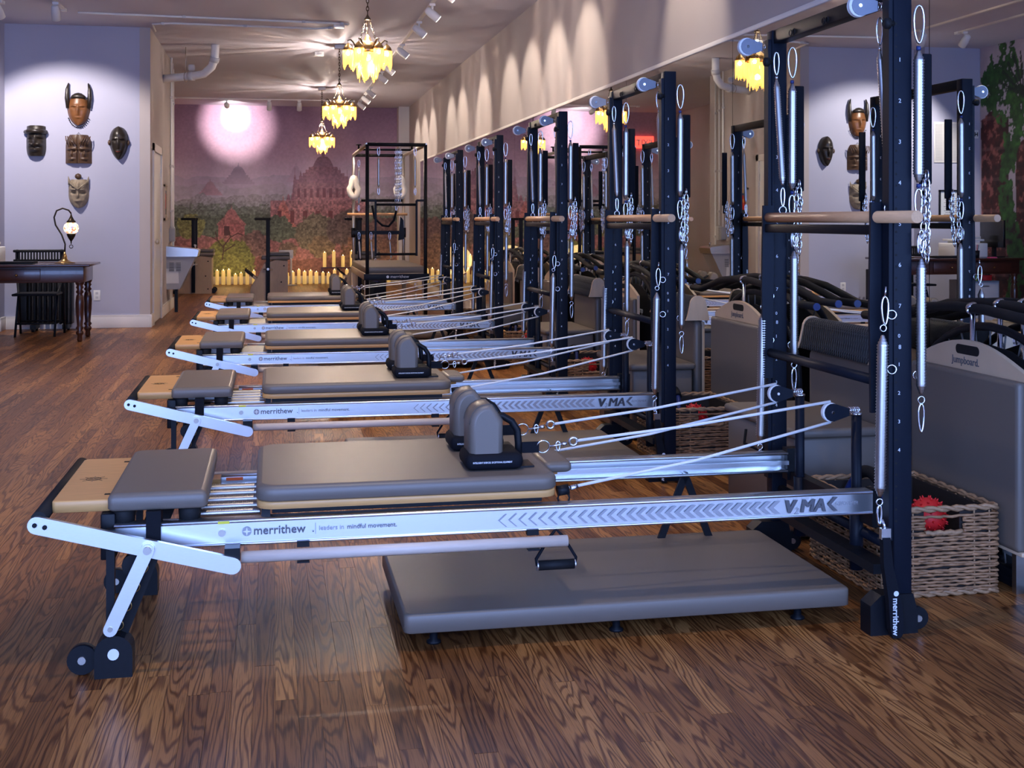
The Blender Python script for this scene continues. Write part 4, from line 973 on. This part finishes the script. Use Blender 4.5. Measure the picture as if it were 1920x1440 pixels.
# ================================================================== TRAPEZE TABLE
def trapeze():
    t = thing('trapeze_table', (1.40, 15.3, 0), 'black framed trapeze table with canopy, springs and fluffy loops', 'exercise machine')
    x0, x1, y0, y1, zt = 1.07, 1.74, 14.1, 16.5, 2.12
    B = lambda mb, n, m, p=None: mb.build(n, m, p or t)
    for (x, y, m) in ((x0, y0, 'black'), (x1, y0, 'black'), (x0, y1, 'steel'), (x1, y1, 'steel')):
        B(MB().cyl((x, y, 0), (x, y, zt), .021, n=12), 'canopy_post', m)
        lg = B(MB().box(x - .03, x + .03, y + (.03 if y == y0 else -.09), y + (.09 if y == y0 else -.03), 0, .60, .004), 'leg', 'oak_pale')
    for y in (y0, y1): B(MB().cyl((x0, y, zt), (x1, y, zt), .021, n=12), 'canopy_bar', 'black')
    for x in (x0, x1): B(MB().cyl((x, y0, zt), (x, y1, zt), .021, n=12), 'canopy_rail', 'steel')
    B(MB().cyl((x0, 15.5, zt + .02), (x1, 15.5, zt + .02), .014, n=10), 'sliding_bar', 'black')
    for x in (x0, x1): B(MB().lathe([(.012, 0), (.012, .05), (.035, .052), (.035, .064)], (x, 15.5, zt + .02), 12), 'clamp_knob', 'black')
    B(MB().box(x0 - .03, x1 + .03, y0 + .02, y1 + .05, .56, .64, .004), 'table_frame', 'oak_pale')
    B(pad(MB(), x0 - .02, x1 + .02, y0 + .03, y1, .64, .715, .03, .015), 'table_pad', 'vinyl')
    fp = B(MB().box(x0 - .04, x1 + .04, y0 - .045, y0 - .02, .565, .635, .004), 'front_plate', 'navy_steel')
    text('merrithew', .05, 'white_print', fp, (1.33, y0 - .0457, .588)); MB().cyl((1.30, y0 - .047, .602), (1.30, y0 - .045, .602), .016, n=12).build('emblem', 'white_print', fp)
    # push through frame
    z1, z0 = 1.43, .86
    for z in (z1, z0): B(MB().cyl((1.17, y0 - .01, z), (1.63, y0 - .01, z), .015, n=10), 'push_through_bar', 'black')
    for x in (1.165, 1.635):
        B(MB().box(x - .012, x + .012, y0 - .02, y0, z0 - .02, z1 + .05), 'push_through_arm', 'navy_steel')
        B(MB().box(min(x, x0 if x < 1.4 else x1), max(x, x0 if x < 1.4 else x1), y0 - .012, y0 + .012, z1 + .035, z1 + .06), 'side_bracket', 'navy_steel')
    B(MB().cyl((.98, y1 - .1, 1.33), (1.78, y1 - .1, 1.33), .018, n=12), 'roll_down_bar', 'dowel')
    B(MB().cyl((1.10, 15.5, 1.50), (1.62, 15.5, 1.50), .018, n=10), 'trapeze_bar', 'black_matte')
    B(MB().box(x0 - .02, x1 + .02, y1 - .03, y1 + .03, 1.06, 1.11), 'sliding_cross_bar', 'navy_steel')
    for x in (x0, x1): B(MB().cyl((x, y1, 1.02), (x, y1, 1.15), .032, n=12), 'slider_sleeve', 'black')
    for x, y, za, zb in ((1.20, y0, 1.98, 1.62), (1.62, y0, 1.98, 1.62), (1.14, y1, 1.95, 1.45), (1.64, y1, 1.95, 1.45), (1.14, y1 - .03, .98, .72), (1.30, y1 - .03, .98, .72), (1.36, y1 - .03, .98, .74), (1.55, y1 - .03, .98, .72), (1.18, y0 - .06, .42, .1), (1.62, y0 - .06, .42, .1)):
        s = B(MB().spring((x, y, za), (x + (.02 if za < 1 else 0), y, zb), .015, .02, 7), 'spring', 'steel')
        MB().carabiner((x, y, za + .11), .10, .004, .016).carabiner((x, y, zb), .08, .004, .013).build('carabiner', 'chrome', s)
    c = MB()
    for dx in (-.02, 0, .02, .035): c.chain((1.42 + dx, y0, 2.08), (1.42 + dx, y0 + .01, 1.40 + abs(dx) * 3), .04, .003, .011)
    B(c, 'chain', 'chrome')
    B(MB().tube([(1.13, y0 + .06, 1.42), (1.16, y0 + .06, 1.27), (1.25, y0 + .06, 1.19), (1.32, y0 + .06, 1.18), (1.38, y0 + .06, 1.25), (1.41, y0 + .06, 1.36)], .013, 8), 'safety_strap', 'webbing')
    for x, y in ((x0, y1 - .02), (x1 - .05, y1 - .02)):
        f = B(MB().tube([(x + .052 * math.sin(q) * (1.15 if math.cos(q) > 0 else .6), y - .05, 1.69 - .13 * math.cos(q)) for q in [2 * math.pi * i / 18 for i in range(18)]], .040, 8, closed=True), 'fluffy_loop', 'fleece')
        MB().cyl((x, y - .05, 2.1), (x, y - .05, 1.80), .012, n=6).build('loop_strap', 'white_plastic', f)
    fs = B(MB().prism([(1.13, .42), (1.27, .42), (1.25, .50), (1.20, .555), (1.15, .50)], 'y', y0 - .065, y0 - .045), 'foot_strap', 'webbing')
    B(MB().prism([(1.66, .98), (1.74, 1.0), (1.73, 1.25), (1.69, 1.30)], 'y', y1 - .09, y1 - .06), 'hanging_strap', 'navy_steel')
    done()
mat('fleece', (.78, .76, .70), .95, bump=1, nscale=90, noise=.1)
trapeze()

# ================================================================== STABILITY CHAIRS
def make_stab(x, y, mirror=1):
    t = thing('pedal_chair', (x, y, 0), 'x', 'exercise chair', 'wooden pedal chairs before the mural')
    s = mirror
    prof = [(x - s * .28, .0), (x + s * .30, .0), (x + s * .30, .62), (x + s * .12, .64), (x - s * .06, .58), (x - s * .14, .40), (x - s * .26, .22)]
    for yy in (y - .30, y + .27):
        sp = MB().prism(prof, 'y', yy, yy + .03).build('side_panel', 'oak_pale', t)
        for (a, b) in ((.24, .55), (.24, .08), (.2, .3)): MB().cyl((x + s * a, yy - .004, b), (x + s * a, yy + .034, b), .012, n=8).build('bolt', 'black', sp)
    MB().box(min(x + s * .10, x + s * .30), max(x + s * .10, x + s * .30), y - .27, y + .27, .02, .60).build('back_panel', 'oak_pale', t)
    pad(MB(), min(x - s * .10, x + s * .33), max(x - s * .10, x + s * .33), y - .30, y + .30, .64, .70, .02, .012).build('seat_pad', 'vinyl', t)
    pad(MB(), min(x + s * .0, x + s * .33), max(x + s * .0, x + s * .33), y - .28, y + .28, .702, .75, .02, .012).build('top_pad', 'vinyl_dark', t)
    for dy in (-.14, .14):
        p = MB().prism([(x - s * .36, .47), (x - s * .34, .50), (x - s * .10, .30), (x - s * .12, .27)], 'y', y + dy - .10, y + dy + .10).build('pedal', 'oak_pale', t)
        MB().prism([(x - s * .355, .475), (x - s * .345, .505), (x - s * .22, .40), (x - s * .235, .375)], 'y', y + dy - .102, y + dy + .102).build('pedal_grip', 'black_matte', p)
    MB().box(x - .38, x - .27, y - .25, y + .25, 0, .05, .004).build('front_foot', 'black', t)
    for yy in (y - .33, y + .33):
        h = MB().box(x - .03, x + .03, yy - .02, yy + .02, .02, 1.27, .003).build('handle_post', 'navy_steel', t)
        MB().box(min(x - s * .20, x + s * .04), max(x - s * .20, x + s * .04), yy - .022, yy + .022, 1.25, 1.29, .008).build('hand_grip', 'black_matte', h)
        MB().cyl((x - .07, yy - .025, .5), (x + .07, yy - .025, .5), .012, n=8).cyl((x, yy - .035, .5), (x, yy, .5), .02, n=10).build('clamp', 'steel', h)
    for yy in (y - .2, y + .2): MB().cyl((x + s * .33, yy - .02, .045), (x + s * .33, yy + .02, .045), .045, n=14).build('wheel', 'black', t)
    done(); return t
a = make_stab(-.06, 19.5); a['label'] = 'pale wooden pedal chair with tall blue handles beyond the reformer foot ends'
shift_copy(a, (-1.25, 2.3, 0), 'pale wooden pedal chair behind the drinking fountain')
shift_copy(a, (1.42, .3, 0), 'pale wooden pedal chair with raised pedals behind the trapeze table')
# ================================================================== DRINKING FOUNTAIN
t = thing('drinking_fountain', (-1.2, 17.3, .3), 'grey wall mounted drinking fountain on the corridor wall', 'drinking fountain')
MB().prism([(XD, .32), (-1.22, .32), (-1.02, .74), (-1.02, .76), (XD, .76)], 'y', 17.08, 17.5).build('body', 'grey_plastic', t)
MB().prism([(XD, .76), (-.99, .76), (-.97, .84), (-1.0, .86), (XD, .90)], 'y', 17.05, 17.53).build('basin', 'steel', t)
MB().prism([(XD, .40), (-1.23, .40), (-1.24, .60), (XD, .60)], 'y', 17.075, 17.08).build('side_panel', 'light_grey', t)
for k in range(2):
    g = MB().box(-1.36 + .09 * k, -1.29 + .09 * k, 17.07, 17.076, .56, .70).build('side_grille', 'grey_plastic', t)
    for j in range(6): MB().box(-1.355 + .09 * k, -1.295 + .09 * k, 17.066, 17.071, .572 + .02 * j, .578 + .02 * j).build('louvre', 'black_matte', g)
MB().tube([(-1.02, 17.2, .86), (-1.02, 17.2, .90), (-1.04, 17.2, .92)], .010, 8).lathe([(.014, 0), (.016, .02), (.006, .035)], (-1.02, 17.2, .885), 10).build('bubbler', 'chrome', t)
MB().box(-1.30, -1.26, 17.25, 17.35, 0, .33).build('waste_trap', 'black', t); done()
# ================================================================== CANDLES
q = random.Random(11)
def make_candle(x, y, h, r, base, k):
    t = thing('pillar_candle', (x, y, base), 'lit ivory pillar candle in the row along the mural wall', 'candle', 'pillar candles before the mural')
    MB().lathe([(r, 0), (r, h - .006), (r * .92, h), (r * .7, h - .008), (0.0, h - .012)], (x, y, base), 14).build('wax', 'candle', t)
    MB().lathe([(.001, 0), (.007, .008), (.004, .022), (0, .032)], (x, y, base + h - .008), 8).build('flame', 'flame', t); done()
xx = -1.28; k = 0
while xx < 2.35:
    if not (-.33 < xx < .27):
        make_candle(xx, 24.42 - .05 * q.random(), .20 + .10 * q.random(), .032 + .005 * q.random(), 0, k); k += 1
    xx += .105 + .03 * q.random()
# a low step with taller candles
t = thing('candle_shelf', (1.35, 24.48, 0), 'low dark shelf behind the candle row carrying taller candles', 'shelf')
MB().box(.95, 1.95, 24.42, 24.56, .30, .325).build('top_board', 'mahogany', t)
for x in (.97, 1.93): MB().box(x - .02, x + .02, 24.43, 24.55, 0, .30).build('end_board', 'mahogany', t)
done()
for x in (1.02, 1.2, 1.38, 1.55, 1.72, 1.88):
    h = .20 + .12 * q.random()
    t = thing('pillar_candle', (x, 24.49, .325), 'lit ivory pillar candle on the low dark shelf', 'candle', 'pillar candles on the shelf')
    MB().lathe([(.034, 0), (.034, h - .006), (.032, h), (.024, h - .008), (0.0, h - .012)], (x, 24.49, .325), 14).build('wax', 'candle', t)
    MB().lathe([(.001, 0), (.007, .008), (.004, .022), (0, .032)], (x, 24.49, .325 + h - .008), 8).build('flame', 'flame', t); done()
for x in (-.8, .6, 1.7): add_light('candle_glow', 'POINT', (x, 24.2, .45), 2.5, (1, .66, .28), None, shadow_soft_size=.3)
# small sign post, speakers
t = thing('post_sign', (.36, 23.9, 0), 'small white sign on a thin post before the mural', 'sign')
MB().lathe([(.12, 0), (.12, .012), (.02, .02)], (.36, 23.9, 0), 16).build('base', 'light_grey', t); MB().cyl((.36, 23.9, .01), (.36, 23.9, .58), .018, n=8).build('post', 'trim_white', t)
MB().box(.13, .40, 23.88, 23.90, .52, .68, .004).build('sign_plate', 'white_plastic', t); done()
for x, y, lab in ((1.50, 18.3, 'black loudspeaker with blue light beneath the trapeze table canopy'),):
    t = thing('loudspeaker', (x, y, 0), lab, 'loudspeaker')
    MB().box(x - .17, x + .17, y, y + .3, 0, .62, .012).build('cabinet', 'black_matte', t)
    MB().lathe([(.13, 0), (.12, -.01), (.05, .02), (.0, .01)], (x, y - .001, .22), 20, (0, 1, 0)).build('woofer', 'black', t)
    MB().lathe([(.0, -.012), (.028, -.006), (.032, 0)], (x + .05, y - .001, .41), 12, (0, 1, 0)).build('blue_light', 'blue_led', t); done()

# ================================================================== DESK CORNER
def turned_leg(x, y, h):
    return MB().lathe([(.022, 0), (.028, .02), (.024, .06), (.040, .085), (.040, .10), (.026, .115), (.042, .14), (.028, .16), (.040, .30), (.044, .40), (.036, .47), (.024, .49), (.042, .51), (.026, .535), (.040, .56), (.03, .575), (.045, .60), (.045, h)], (x, y, 0), 14)
t = thing('writing_desk', (-2.6, 13.55, 0), 'dark mahogany writing desk with turned legs under the masks', 'desk')
MB().box(-3.52, -1.83, 13.15, 13.95, .775, .80, .006).build('top', 'mahogany', t)
MB().box(-3.45, -1.90, 13.22, 13.88, .61, .775, .004).build('apron', 'mahogany', t)
for x in (-3.41, -1.945):
    for y in (13.27, 13.83): turned_leg(x, y, .63).build('leg', 'mahogany', t)
for x in (-3.1, -2.55): 
    dr = MB().box(x - .23, x + .23, 13.205, 13.22, .635, .755, .004).build('drawer', 'mahogany', t)
    MB().lathe([(.006, 0), (.014, .012), (.010, .022), (0, .024)], (x, 13.205, .69), 10, (0, -1, 0)).build('knob', 'brass', dr)
done()
t = thing('mosaic_lamp', (-2.13, 13.5, .80), 'swan neck brass table lamp with glowing mosaic glass globe', 'lamp')
MB().lathe([(.105, 0), (.105, .008), (.07, .015), (.03, .04), (.022, .08), (.008, .12)], (-2.13, 13.5, .80), 20).build('base', 'brass', t)
MB().tube([(-2.13, 13.5, .90), (-2.125, 13.5, 1.0), (-2.16, 13.5, 1.10), (-2.22, 13.5, 1.20), (-2.235, 13.5, 1.28), (-2.21, 13.5, 1.35), (-2.15, 13.5, 1.375), (-2.09, 13.5, 1.355), (-2.065, 13.5, 1.32)], .0085, 8).build('swan_neck', 'dark_bronze', t)
MB().lathe([(.004, .30), (.012, .27), (.03, .235), (.045, .22), (.046, .205)], (-2.065, 13.5, 1.02), 16).build('top_cap', 'dark_bronze', t)
MB().lathe([(.045, .205), (.07, .18), (.078, .15), (.07, .115), (.045, .09)], (-2.065, 13.5, 1.02), 20).build('glass_globe', 'lamp_mosaic', t)
MB().lathe([(.046, .092), (.043, .07), (.025, .035), (.008, .01), (.004, -.02)], (-2.065, 13.5, 1.02), 16).build('bottom_cap', 'dark_bronze', t)
MB().torus((-2.065, 13.5, .975), (0, 1, 0), .018, .004, 12, 5).build('heart_pendant', 'dark_bronze', t)
done()
t = thing('laptop', (-2.62, 13.4, .80), 'closed dark laptop lying on the writing desk', 'laptop')
MB().box(-2.82, -2.40, 13.25, 13.52, .80, .812, .003).build('base', 'black', t); MB().box(-2.82, -2.40, 13.25, 13.52, .813, .824, .003).build('lid', 'black_matte', t); done()
t = thing('folding_chair', (-2.5, 14.1, 0), 'black folding chair with slatted plastic back at the writing desk', 'chair')
for x in (-2.72, -2.26):
    MB().tube([(x, 14.32, 0), (x, 14.22, .45), (x, 14.12, .93)], .013, 8).build('leg', 'black', t); MB().tube([(x + (.03 if x < -2.5 else -.03), 13.85, 0), (x + (.03 if x < -2.5 else -.03), 14.05, .45), (x, 14.14, .60)], .013, 8).build('leg', 'black', t)
MB().box(-2.72, -2.26, 13.82, 14.22, .44, .465, .01).build('seat', 'black_matte', t)
for z in (.14,): MB().cyl((-2.69, 13.90, z), (-2.29, 13.90, z), .009, n=8).build('stretcher', 'black', t); MB().cyl((-2.72, 14.29, z), (-2.26, 14.29, z), .009, n=8).build('stretcher', 'black', t)
bk = MB().box(-2.76, -2.22, 14.10, 14.125, .90, .93, .01).box(-2.76, -2.22, 14.12, 14.145, .80, .825, .006).build('backrest', 'black_matte', t)
for i in range(17):
    s = MB().box(-2.735 + .0305 * i, -2.720 + .0305 * i, 14.107, 14.13, .82, .905).build('back_slat', 'black_matte', bk)
done()
t = thing('oil_heater', (-2.55, 14.62, 0), 'black finned oil heater against the wall behind the folding chair', 'heater')
for i in range(9): MB().box(-2.68 + .055 * i, -2.65 + .055 * i, 14.50, 14.68, .08, .62, .012).build('fin', 'black', t)
MB().box(-2.79, -2.69, 14.50, 14.68, .08, .63, .008).build('control_box', 'black', t)
for x in (-2.62, -2.28): MB().box(x - .03, x + .03, 14.46, 14.72, .03, .08).build('foot', 'black', t); 
for x in (-2.62, -2.28):
    for y in (14.47, 14.71): MB().cyl((x - .012, y, .025), (x + .012, y, .025), .025, n=12).build('wheel', 'black', t)
done()
def outlet(x, y, z, lab, ax='y'):
    t = thing('wall_outlet', (x, y, z), lab, 'outlet')
    MB().box(x - .038, x + .038, y - .006, y, z - .06, z + .06, .003).build('cover_plate', 'white_plastic', t)
    for dz in (-.025, .025): MB().box(x - .015, x + .015, y - .008, y - .005, z + dz - .013, z + dz + .013).build('socket', 'light_grey', t)
    done()
outlet(-1.99, YM, .38, 'white wall outlet right beside the desk leg'); outlet(-2.80, YM, .26, 'white wall outlet low behind the folding chair')
# printer, monitor and clutter at the far end of the desk
t = thing('office_printer', (-3.02, 13.7, .80), 'white multifunction office printer on the writing desk', 'printer')
MB().box(-3.24, -2.80, 13.55, 13.93, .80, .97, .008).build('body', 'white_plastic', t); MB().box(-3.20, -2.84, 13.56, 13.9, .995, 1.02, .004).box(-3.1, -2.9, 13.6, 13.88, .97, .995).build('scanner_lid', 'white_plastic', t)
MB().box(-3.18, -3.0, 13.60, 13.88, 1.02, 1.055, .006).build('paper_feeder', 'light_grey', t); MB().box(-2.86, -2.80, 13.535, 13.555, .98, 1.03).build('touch_panel', 'screen', t); done()
t = thing('computer_monitor', (-3.33, 13.6, .80), 'black computer monitor turned sideways on the writing desk', 'monitor')
MB().box(-3.35, -3.32, 13.35, 13.85, .92, 1.25, .004).build('screen_panel', 'screen', t); MB().box(-3.37, -3.34, 13.57, 13.63, .81, 1.0).build('stand', 'black', t); MB().box(-3.43, -3.25, 13.48, 13.72, .80, .812, .003).build('base', 'black', t); done()
t = thing('pen_cup', (-2.72, 13.42, .824), 'dark pen cup with pens on the closed laptop', 'pen cup')
t.location = (-2.93, 13.3, .80); OFF = Vector(t.location)
MB().lathe([(.035, 0), (.04, .09), (.036, .09), (.032, .01), (0, .01)], (-2.93, 13.3, .80), 14).build('cup', 'black', t)
for i in range(5): MB().cyl((-2.93, 13.3, .815), (-2.93 + .03 * math.cos(i * 1.3), 13.3 + .03 * math.sin(i * 1.3), .96), .004, n=5).build('pen', ['brass', 'blue_rubber', 'red_rubber', 'black', 'light_grey'][i], t)
t['label'] = 'dark pen cup with pens standing beside the printer'; done()
for (x, y, m, lab) in ((-3.10, 13.24, 'pink_note', 'pink sticky note pad on the writing desk'),):
    t = thing('note_pad', (x, y, .80), lab, 'note pad'); MB().box(x - .04, x + .04, y - .04, y + .04, .80, .812).build('pad_block', m, t); MB().add([(x - .04, y - .04, .8135), (x + .04, y - .04, .8125), (x + .04, y + .04, .817), (x - .04, y + .04, .8135)], [(0, 1, 2, 3)]).build('top_sheet', m, t); done()
t = thing('filing_drawers', (-3.08, 13.60, 0), 'grey drawer unit under the writing desk', 'cabinet')
MB().box(-3.30, -2.90, 13.4, 13.85, 0, .52, .006).build('body', 'grey_plastic', t)
for z in (.03, .28): 
    d_ = MB().box(-3.28, -2.92, 13.385, 13.40, z, z + .22, .004).build('drawer', 'light_grey', t); MB().box(-3.15, -3.05, 13.375, 13.387, z + .17, z + .185).build('handle', 'steel', d_)
done()
for x, m, lab in ((-3.19, 'red_rubber', 'red card box on the grey drawer unit under the desk'), (-3.0, 'green_note', 'yellow green card box on the grey drawer unit under the desk')):
    t = thing('card_box', (x, 13.55, .52), lab, 'box'); MB().box(x - .06, x + .06, 13.48, 13.62, .52, .575, .003).build('box_body', m, t); MB().box(x - .063, x + .063, 13.477, 13.623, .56, .585, .003).build('lid', m, t); done()
# wall pieces on the alcove wall (seen in the mirror)
t = thing('air_vent_grille', (-3.38, YA, 2.0), 'white return air grille on the alcove wall', 'vent')
MB().box(-3.62, -3.13, YA - .012, YA, 2.0, 2.53, .003).build('frame', 'trim_white', t)
for c in range(4):
    for j in range(26): MB().box(-3.60 + .118 * c, -3.495 + .118 * c, YA - .018, YA - .011, 2.03 + .0185 * j, 2.040 + .0185 * j).build('louvre', 'light_grey', t)
done()
t = thing('diploma', (-3.38, YA, 1.24), 'black framed diploma certificate hanging under the air grille', 'picture frame')
fx = MB()
for b_ in ((-3.57, -3.55, 1.235, 1.645), (-3.215, -3.195, 1.235, 1.645), (-3.57, -3.195, 1.235, 1.255), (-3.57, -3.195, 1.625, 1.645)): fx.box(b_[0], b_[1], YA - .025, YA, b_[2], b_[3])
fx.build('frame', 'black', t); pp = MB().box(-3.55, -3.215, YA - .012, YA - .002, 1.255, 1.625).build('certificate', 'paper', t)
ln = MB()
for j in range(9): ln.box(-3.50 + .02 * (j % 3), -3.265 - .02 * (j % 2), YA - .0130, YA - .0121, 1.32 + .026 * j, 1.325 + .026 * j)
ln.build('printed_lines', 'grey_print', pp)['kind'] = 'stuff'; MB().cyl((-3.28, YA - .0135, 1.31), (-3.28, YA - .012, 1.31), .022, n=12).build('seal', 'pale_print', pp); done()
t = thing('thermostat', (-3.72, YA, 2.33), 'small white plate with a black H beside the garden mural', 'sign')
MB().box(-3.76, -3.69, YA - .02, YA, 2.32, 2.43, .004).build('plate', 'white_plastic', t); text('H', .07, 'black', t, (-3.75, YA - .0207, 2.35), bold=.003); done()
t = thing('exit_sign', (-2.3, YB - .06, 2.75), 'red lit EXIT sign high on the end wall', 'exit sign')
MB().box(-2.50, -2.10, YB - .06, YB - .01, 2.75, 3.0, .006).build('housing', 'exit_red', t); text('EXIT', .17, 'white_print', t, (-2.47, YB - .062, 2.81), bold=.003); done()
# framed pictures on the corridor wall
for y0_, y1_, z0_, z1_, lab in ((16.62, 17.0, 1.25, 1.72, 'pale framed colourful print on the corridor wall past the door'),):
    t = thing('framed_print', (XD, (y0_ + y1_) / 2, z0_), lab, 'picture frame')
    fm = MB().box(XD, XD + .025, y0_, y0_ + .03, z0_, z1_).box(XD, XD + .025, y1_ - .03, y1_, z0_, z1_).box(XD, XD + .025, y0_, y1_, z0_, z0_ + .03).box(XD, XD + .025, y0_, y1_, z1_ - .03, z1_).build('frame', 'frame_pale', t)
    u, v = np.meshgrid(np.linspace(0, 1, 30), np.linspace(0, 1, 40)); cc = np.zeros((40, 30, 3)) + np.array((196, 180, 150.)); nn = fbm(u, v, 5, 3, 8)
    cc[(np.abs(u - .5) < .36) & (np.abs(v - .5) < .38)] = (60, 80, 120); cc[(np.hypot(u - .5, (v - .5) * .8) < .22 + .1 * nn)] = (200, 50, 40); cc[(np.abs(u - .5) < .36) & (v > .12) & (v < .3)] = (60, 60, 60); cc[np.hypot(u - .45, v - .62) < .07] = (220, 170, 90)
    print_grid('print_sheet', 'poster_print', lambda u, v: (np.full_like(u, XD + .012), y0_ + .03 + u * (y1_ - y0_ - .06), z0_ + .03 + v * (z1_ - z0_ - .06)), cc, 30, 40, t); done()

# ================================================================== MASKS
def face(cx, cz, w_, h_, d_, feats, shape, n=36, m=44):
    mb = MB(); rows = []
    for j in range(m + 1):
        v = -1 + 2 * j / m; row = []
        hw = w_ / 2 * shape(v)
        for i in range(n + 1):
            u = -1 + 2 * i / n; dep = d_ * math.sqrt(max(0, 1 - u * u)) * (1 - .35 * v * v)
            for (fu, fv, su, sv, amp) in feats: dep += amp * math.exp(-((u - fu) / su) ** 2 - ((v - fv) / sv) ** 2)
            e = (1 - u ** 8); dep *= e
            row.append(Vector((cx + u * hw, YM - .004 - max(dep, 0), cz + v * h_ / 2)))
        rows.append(row)
    vs = [p for r in rows for p in r]; fs = []
    for j in range(m):
        for i in range(n): a = j * (n + 1) + i; fs.append((a, a + 1, a + n + 2, a + n + 1))
    return mb.add(vs, fs, True)
oval = lambda v: max(.05, math.sqrt(max(0, 1 - abs(v) ** 2.4))) * (1 - .18 * max(0, -v))
FE = [(0, -.05, .12, .28, .030), (-.4, .12, .2, .06, -.022), (.4, .12, .2, .06, -.022), (-.4, .25, .28, .05, .016), (.4, .25, .28, .05, .016), (0, -.5, .25, .05, .016), (0, -.42, .2, .03, -.01), (-.4, .09, .14, .025, .014), (.4, .09, .14, .025, .014)]
def mask(name, lab, cx, cz, w_, h_, d_, feats, shape, m):
    t = thing(name, (cx, YM - .004, cz - h_ / 2), lab, 'mask', 'carved masks on the partition wall')
    face(cx, cz, w_, h_, d_, feats, shape).build('carved_face', m, t); return t
t = mask('carved_mask', 'brown carved mask with two upright horns, topmost on the wall', -2.19, 2.52, .25, .36, .09, FE, oval, 'mask_brown')
for s in (-1, 1): MB().tube([(-2.19 + s * .115, YM - .03, 2.54), (-2.19 + s * .125, YM - .04, 2.66), (-2.19 + s * .122, YM - .035, 2.76), (-2.19 + s * .108, YM - .03, 2.83)], [.022, .026, .020, .007], 8).build('horn', 'mask_dark', t)
hc = MB().lathe([(.085, 0), (.075, .03), (.04, .055), (0, .065)], (-2.19, YM - .045, 2.655), 16); hc.v = [(a, YM - .05 + (b - YM + .045) * .5, c) for a, b, c in hc.v]; hc.build('hair_cap', 'mask_dark', t)
tf = MB()
for i in range(15): a = R(205 + 130 * i / 14); tf.lathe([(.0, -.010), (.010, 0), (.0, .010)], (-2.19 + .122 * math.cos(a), YM - .02, 2.50 + .178 * math.sin(a)), 6)
tf.build('beaded_beard', 'mask_dark', t)['kind'] = 'stuff'; done()
sq = lambda v: min(1, 1.0 - .22 * max(0, -v) ** 3 - .05 * v) * (1 if abs(v) < .97 else .8)
t = mask('carved_mask', 'black blocky mask with banded forehead beside the horned mask', -2.655, 2.16, .215, .35, .11, [(0, -.05, .15, .3, .03), (-.5, .12, .35, .07, -.04), (.5, .12, .35, .07, -.04), (-.45, -.25, .3, .07, .03), (.45, -.25, .3, .07, .03), (0, -.6, .5, .1, .03), (0, -.45, .4, .04, -.03)], sq, 'mask_dark')
MB().tube([(-2.765, YM - .03, 2.26), (-2.72, YM - .11, 2.265), (-2.655, YM - .135, 2.268), (-2.59, YM - .11, 2.265), (-2.545, YM - .03, 2.26)], .026, 8).build('brow_band', 'mask_dark', t); done()
t = mask('carved_mask', 'wide brown double faced mask in the middle of the cross', -2.19, 2.07, .30, .33, .085, [(s * .5 + o, a, b, c, d_) for s in (-1, 1) for (o, a, b, c, d_) in ((0, -.35, .1, .18, .03), (-.2, -.15, .12, .06, -.03), (.2, -.15, .12, .06, -.03), (0, 0, .34, .05, .03), (0, -.7, .2, .06, .025), (0, .5, .3, .25, .03))] + [(0, -.2, .06, 1.0, -.04)], lambda v: min(1, .96 - .1 * max(0, v) ** 3 * 3), 'mask_mid')
lt = MB()
for s in (-1, 1):
    for i in range(4): lt.tube([(-2.19 + s * (.02 + .03 * i), YM - .112 + .006 * i, 2.12), (-2.19 + s * (.05 + .026 * i), YM - .115 + .008 * i, 2.17), (-2.19 + s * (.075 + .02 * i), YM - .085 + .006 * i, 2.215)], .006, 5)
lt.build('carved_braids', 'mask_mid', t); MB().tube([(-2.22, YM - .03, 2.22), (-2.19, YM - .01, 2.265), (-2.16, YM - .03, 2.22)], .003, 5).build('hanging_wire', 'dark_bronze', t); done()
t = mask('carved_mask', 'smooth black oval mask with ears and red lips', -1.745, 2.145, .215, .385, .10, FE + [(0, .55, .7, .3, .02)], lambda v: max(.05, math.sqrt(max(0, 1 - abs(v) ** 2.6))) * (1 - .34 * max(0, -v)), 'mask_dark')
for s in (-1, 1): MB().lathe([(.008, -.03), (.018, 0), (.008, .03)], (-1.745 + s * .106, YM - .02, 2.15), 8).build('ear', 'mask_mid', t)
MB().lathe([(.0, -.028), (.010, 0), (.0, .028)], (-1.745, YM - .098, 2.045), 10, (1, 0, 0)).build('lips', 'mask_red', t); done()
t = mask('carved_mask', 'pale weathered mask with pointed ears and topknot, lowest on the wall', -2.19, 1.555, .225, .33, .085, [(0, -.1, .12, .25, .03), (-.45, .05, .25, .08, -.04), (.45, .05, .25, .08, -.04), (-.4, .3, .3, .08, .03), (.4, .3, .3, .08, .03), (0, -.5, .3, .07, .03), (0, .5, .15, .3, .03)], lambda v: max(.05, math.sqrt(max(0, 1 - max(0, -v) ** 2.2))) * (1 if v < .7 else 1 - (v - .7) * .8), 'mask_pale')
for s in (-1, 1): MB().cyl((-2.19 + s * .095, YM - .03, 1.66), (-2.19 + s * .112, YM - .03, 1.755), .02, .003, 8).build('ear', 'mask_pale', t)
MB().lathe([(0, -.038), (.03, -.02), (.038, 0), (.03, .022), (0, .036)], (-2.19, YM - .05, 1.755), 14).build('topknot', 'mask_mid', t)
for s in (-1, 1): MB().tube([(-2.19, YM - .108, 1.60), (-2.19 + s * .05, YM - .105, 1.645), (-2.19 + s * .095, YM - .06, 1.69)], .010, 6).build('brow_ridge', 'mask_pale', t)
done()
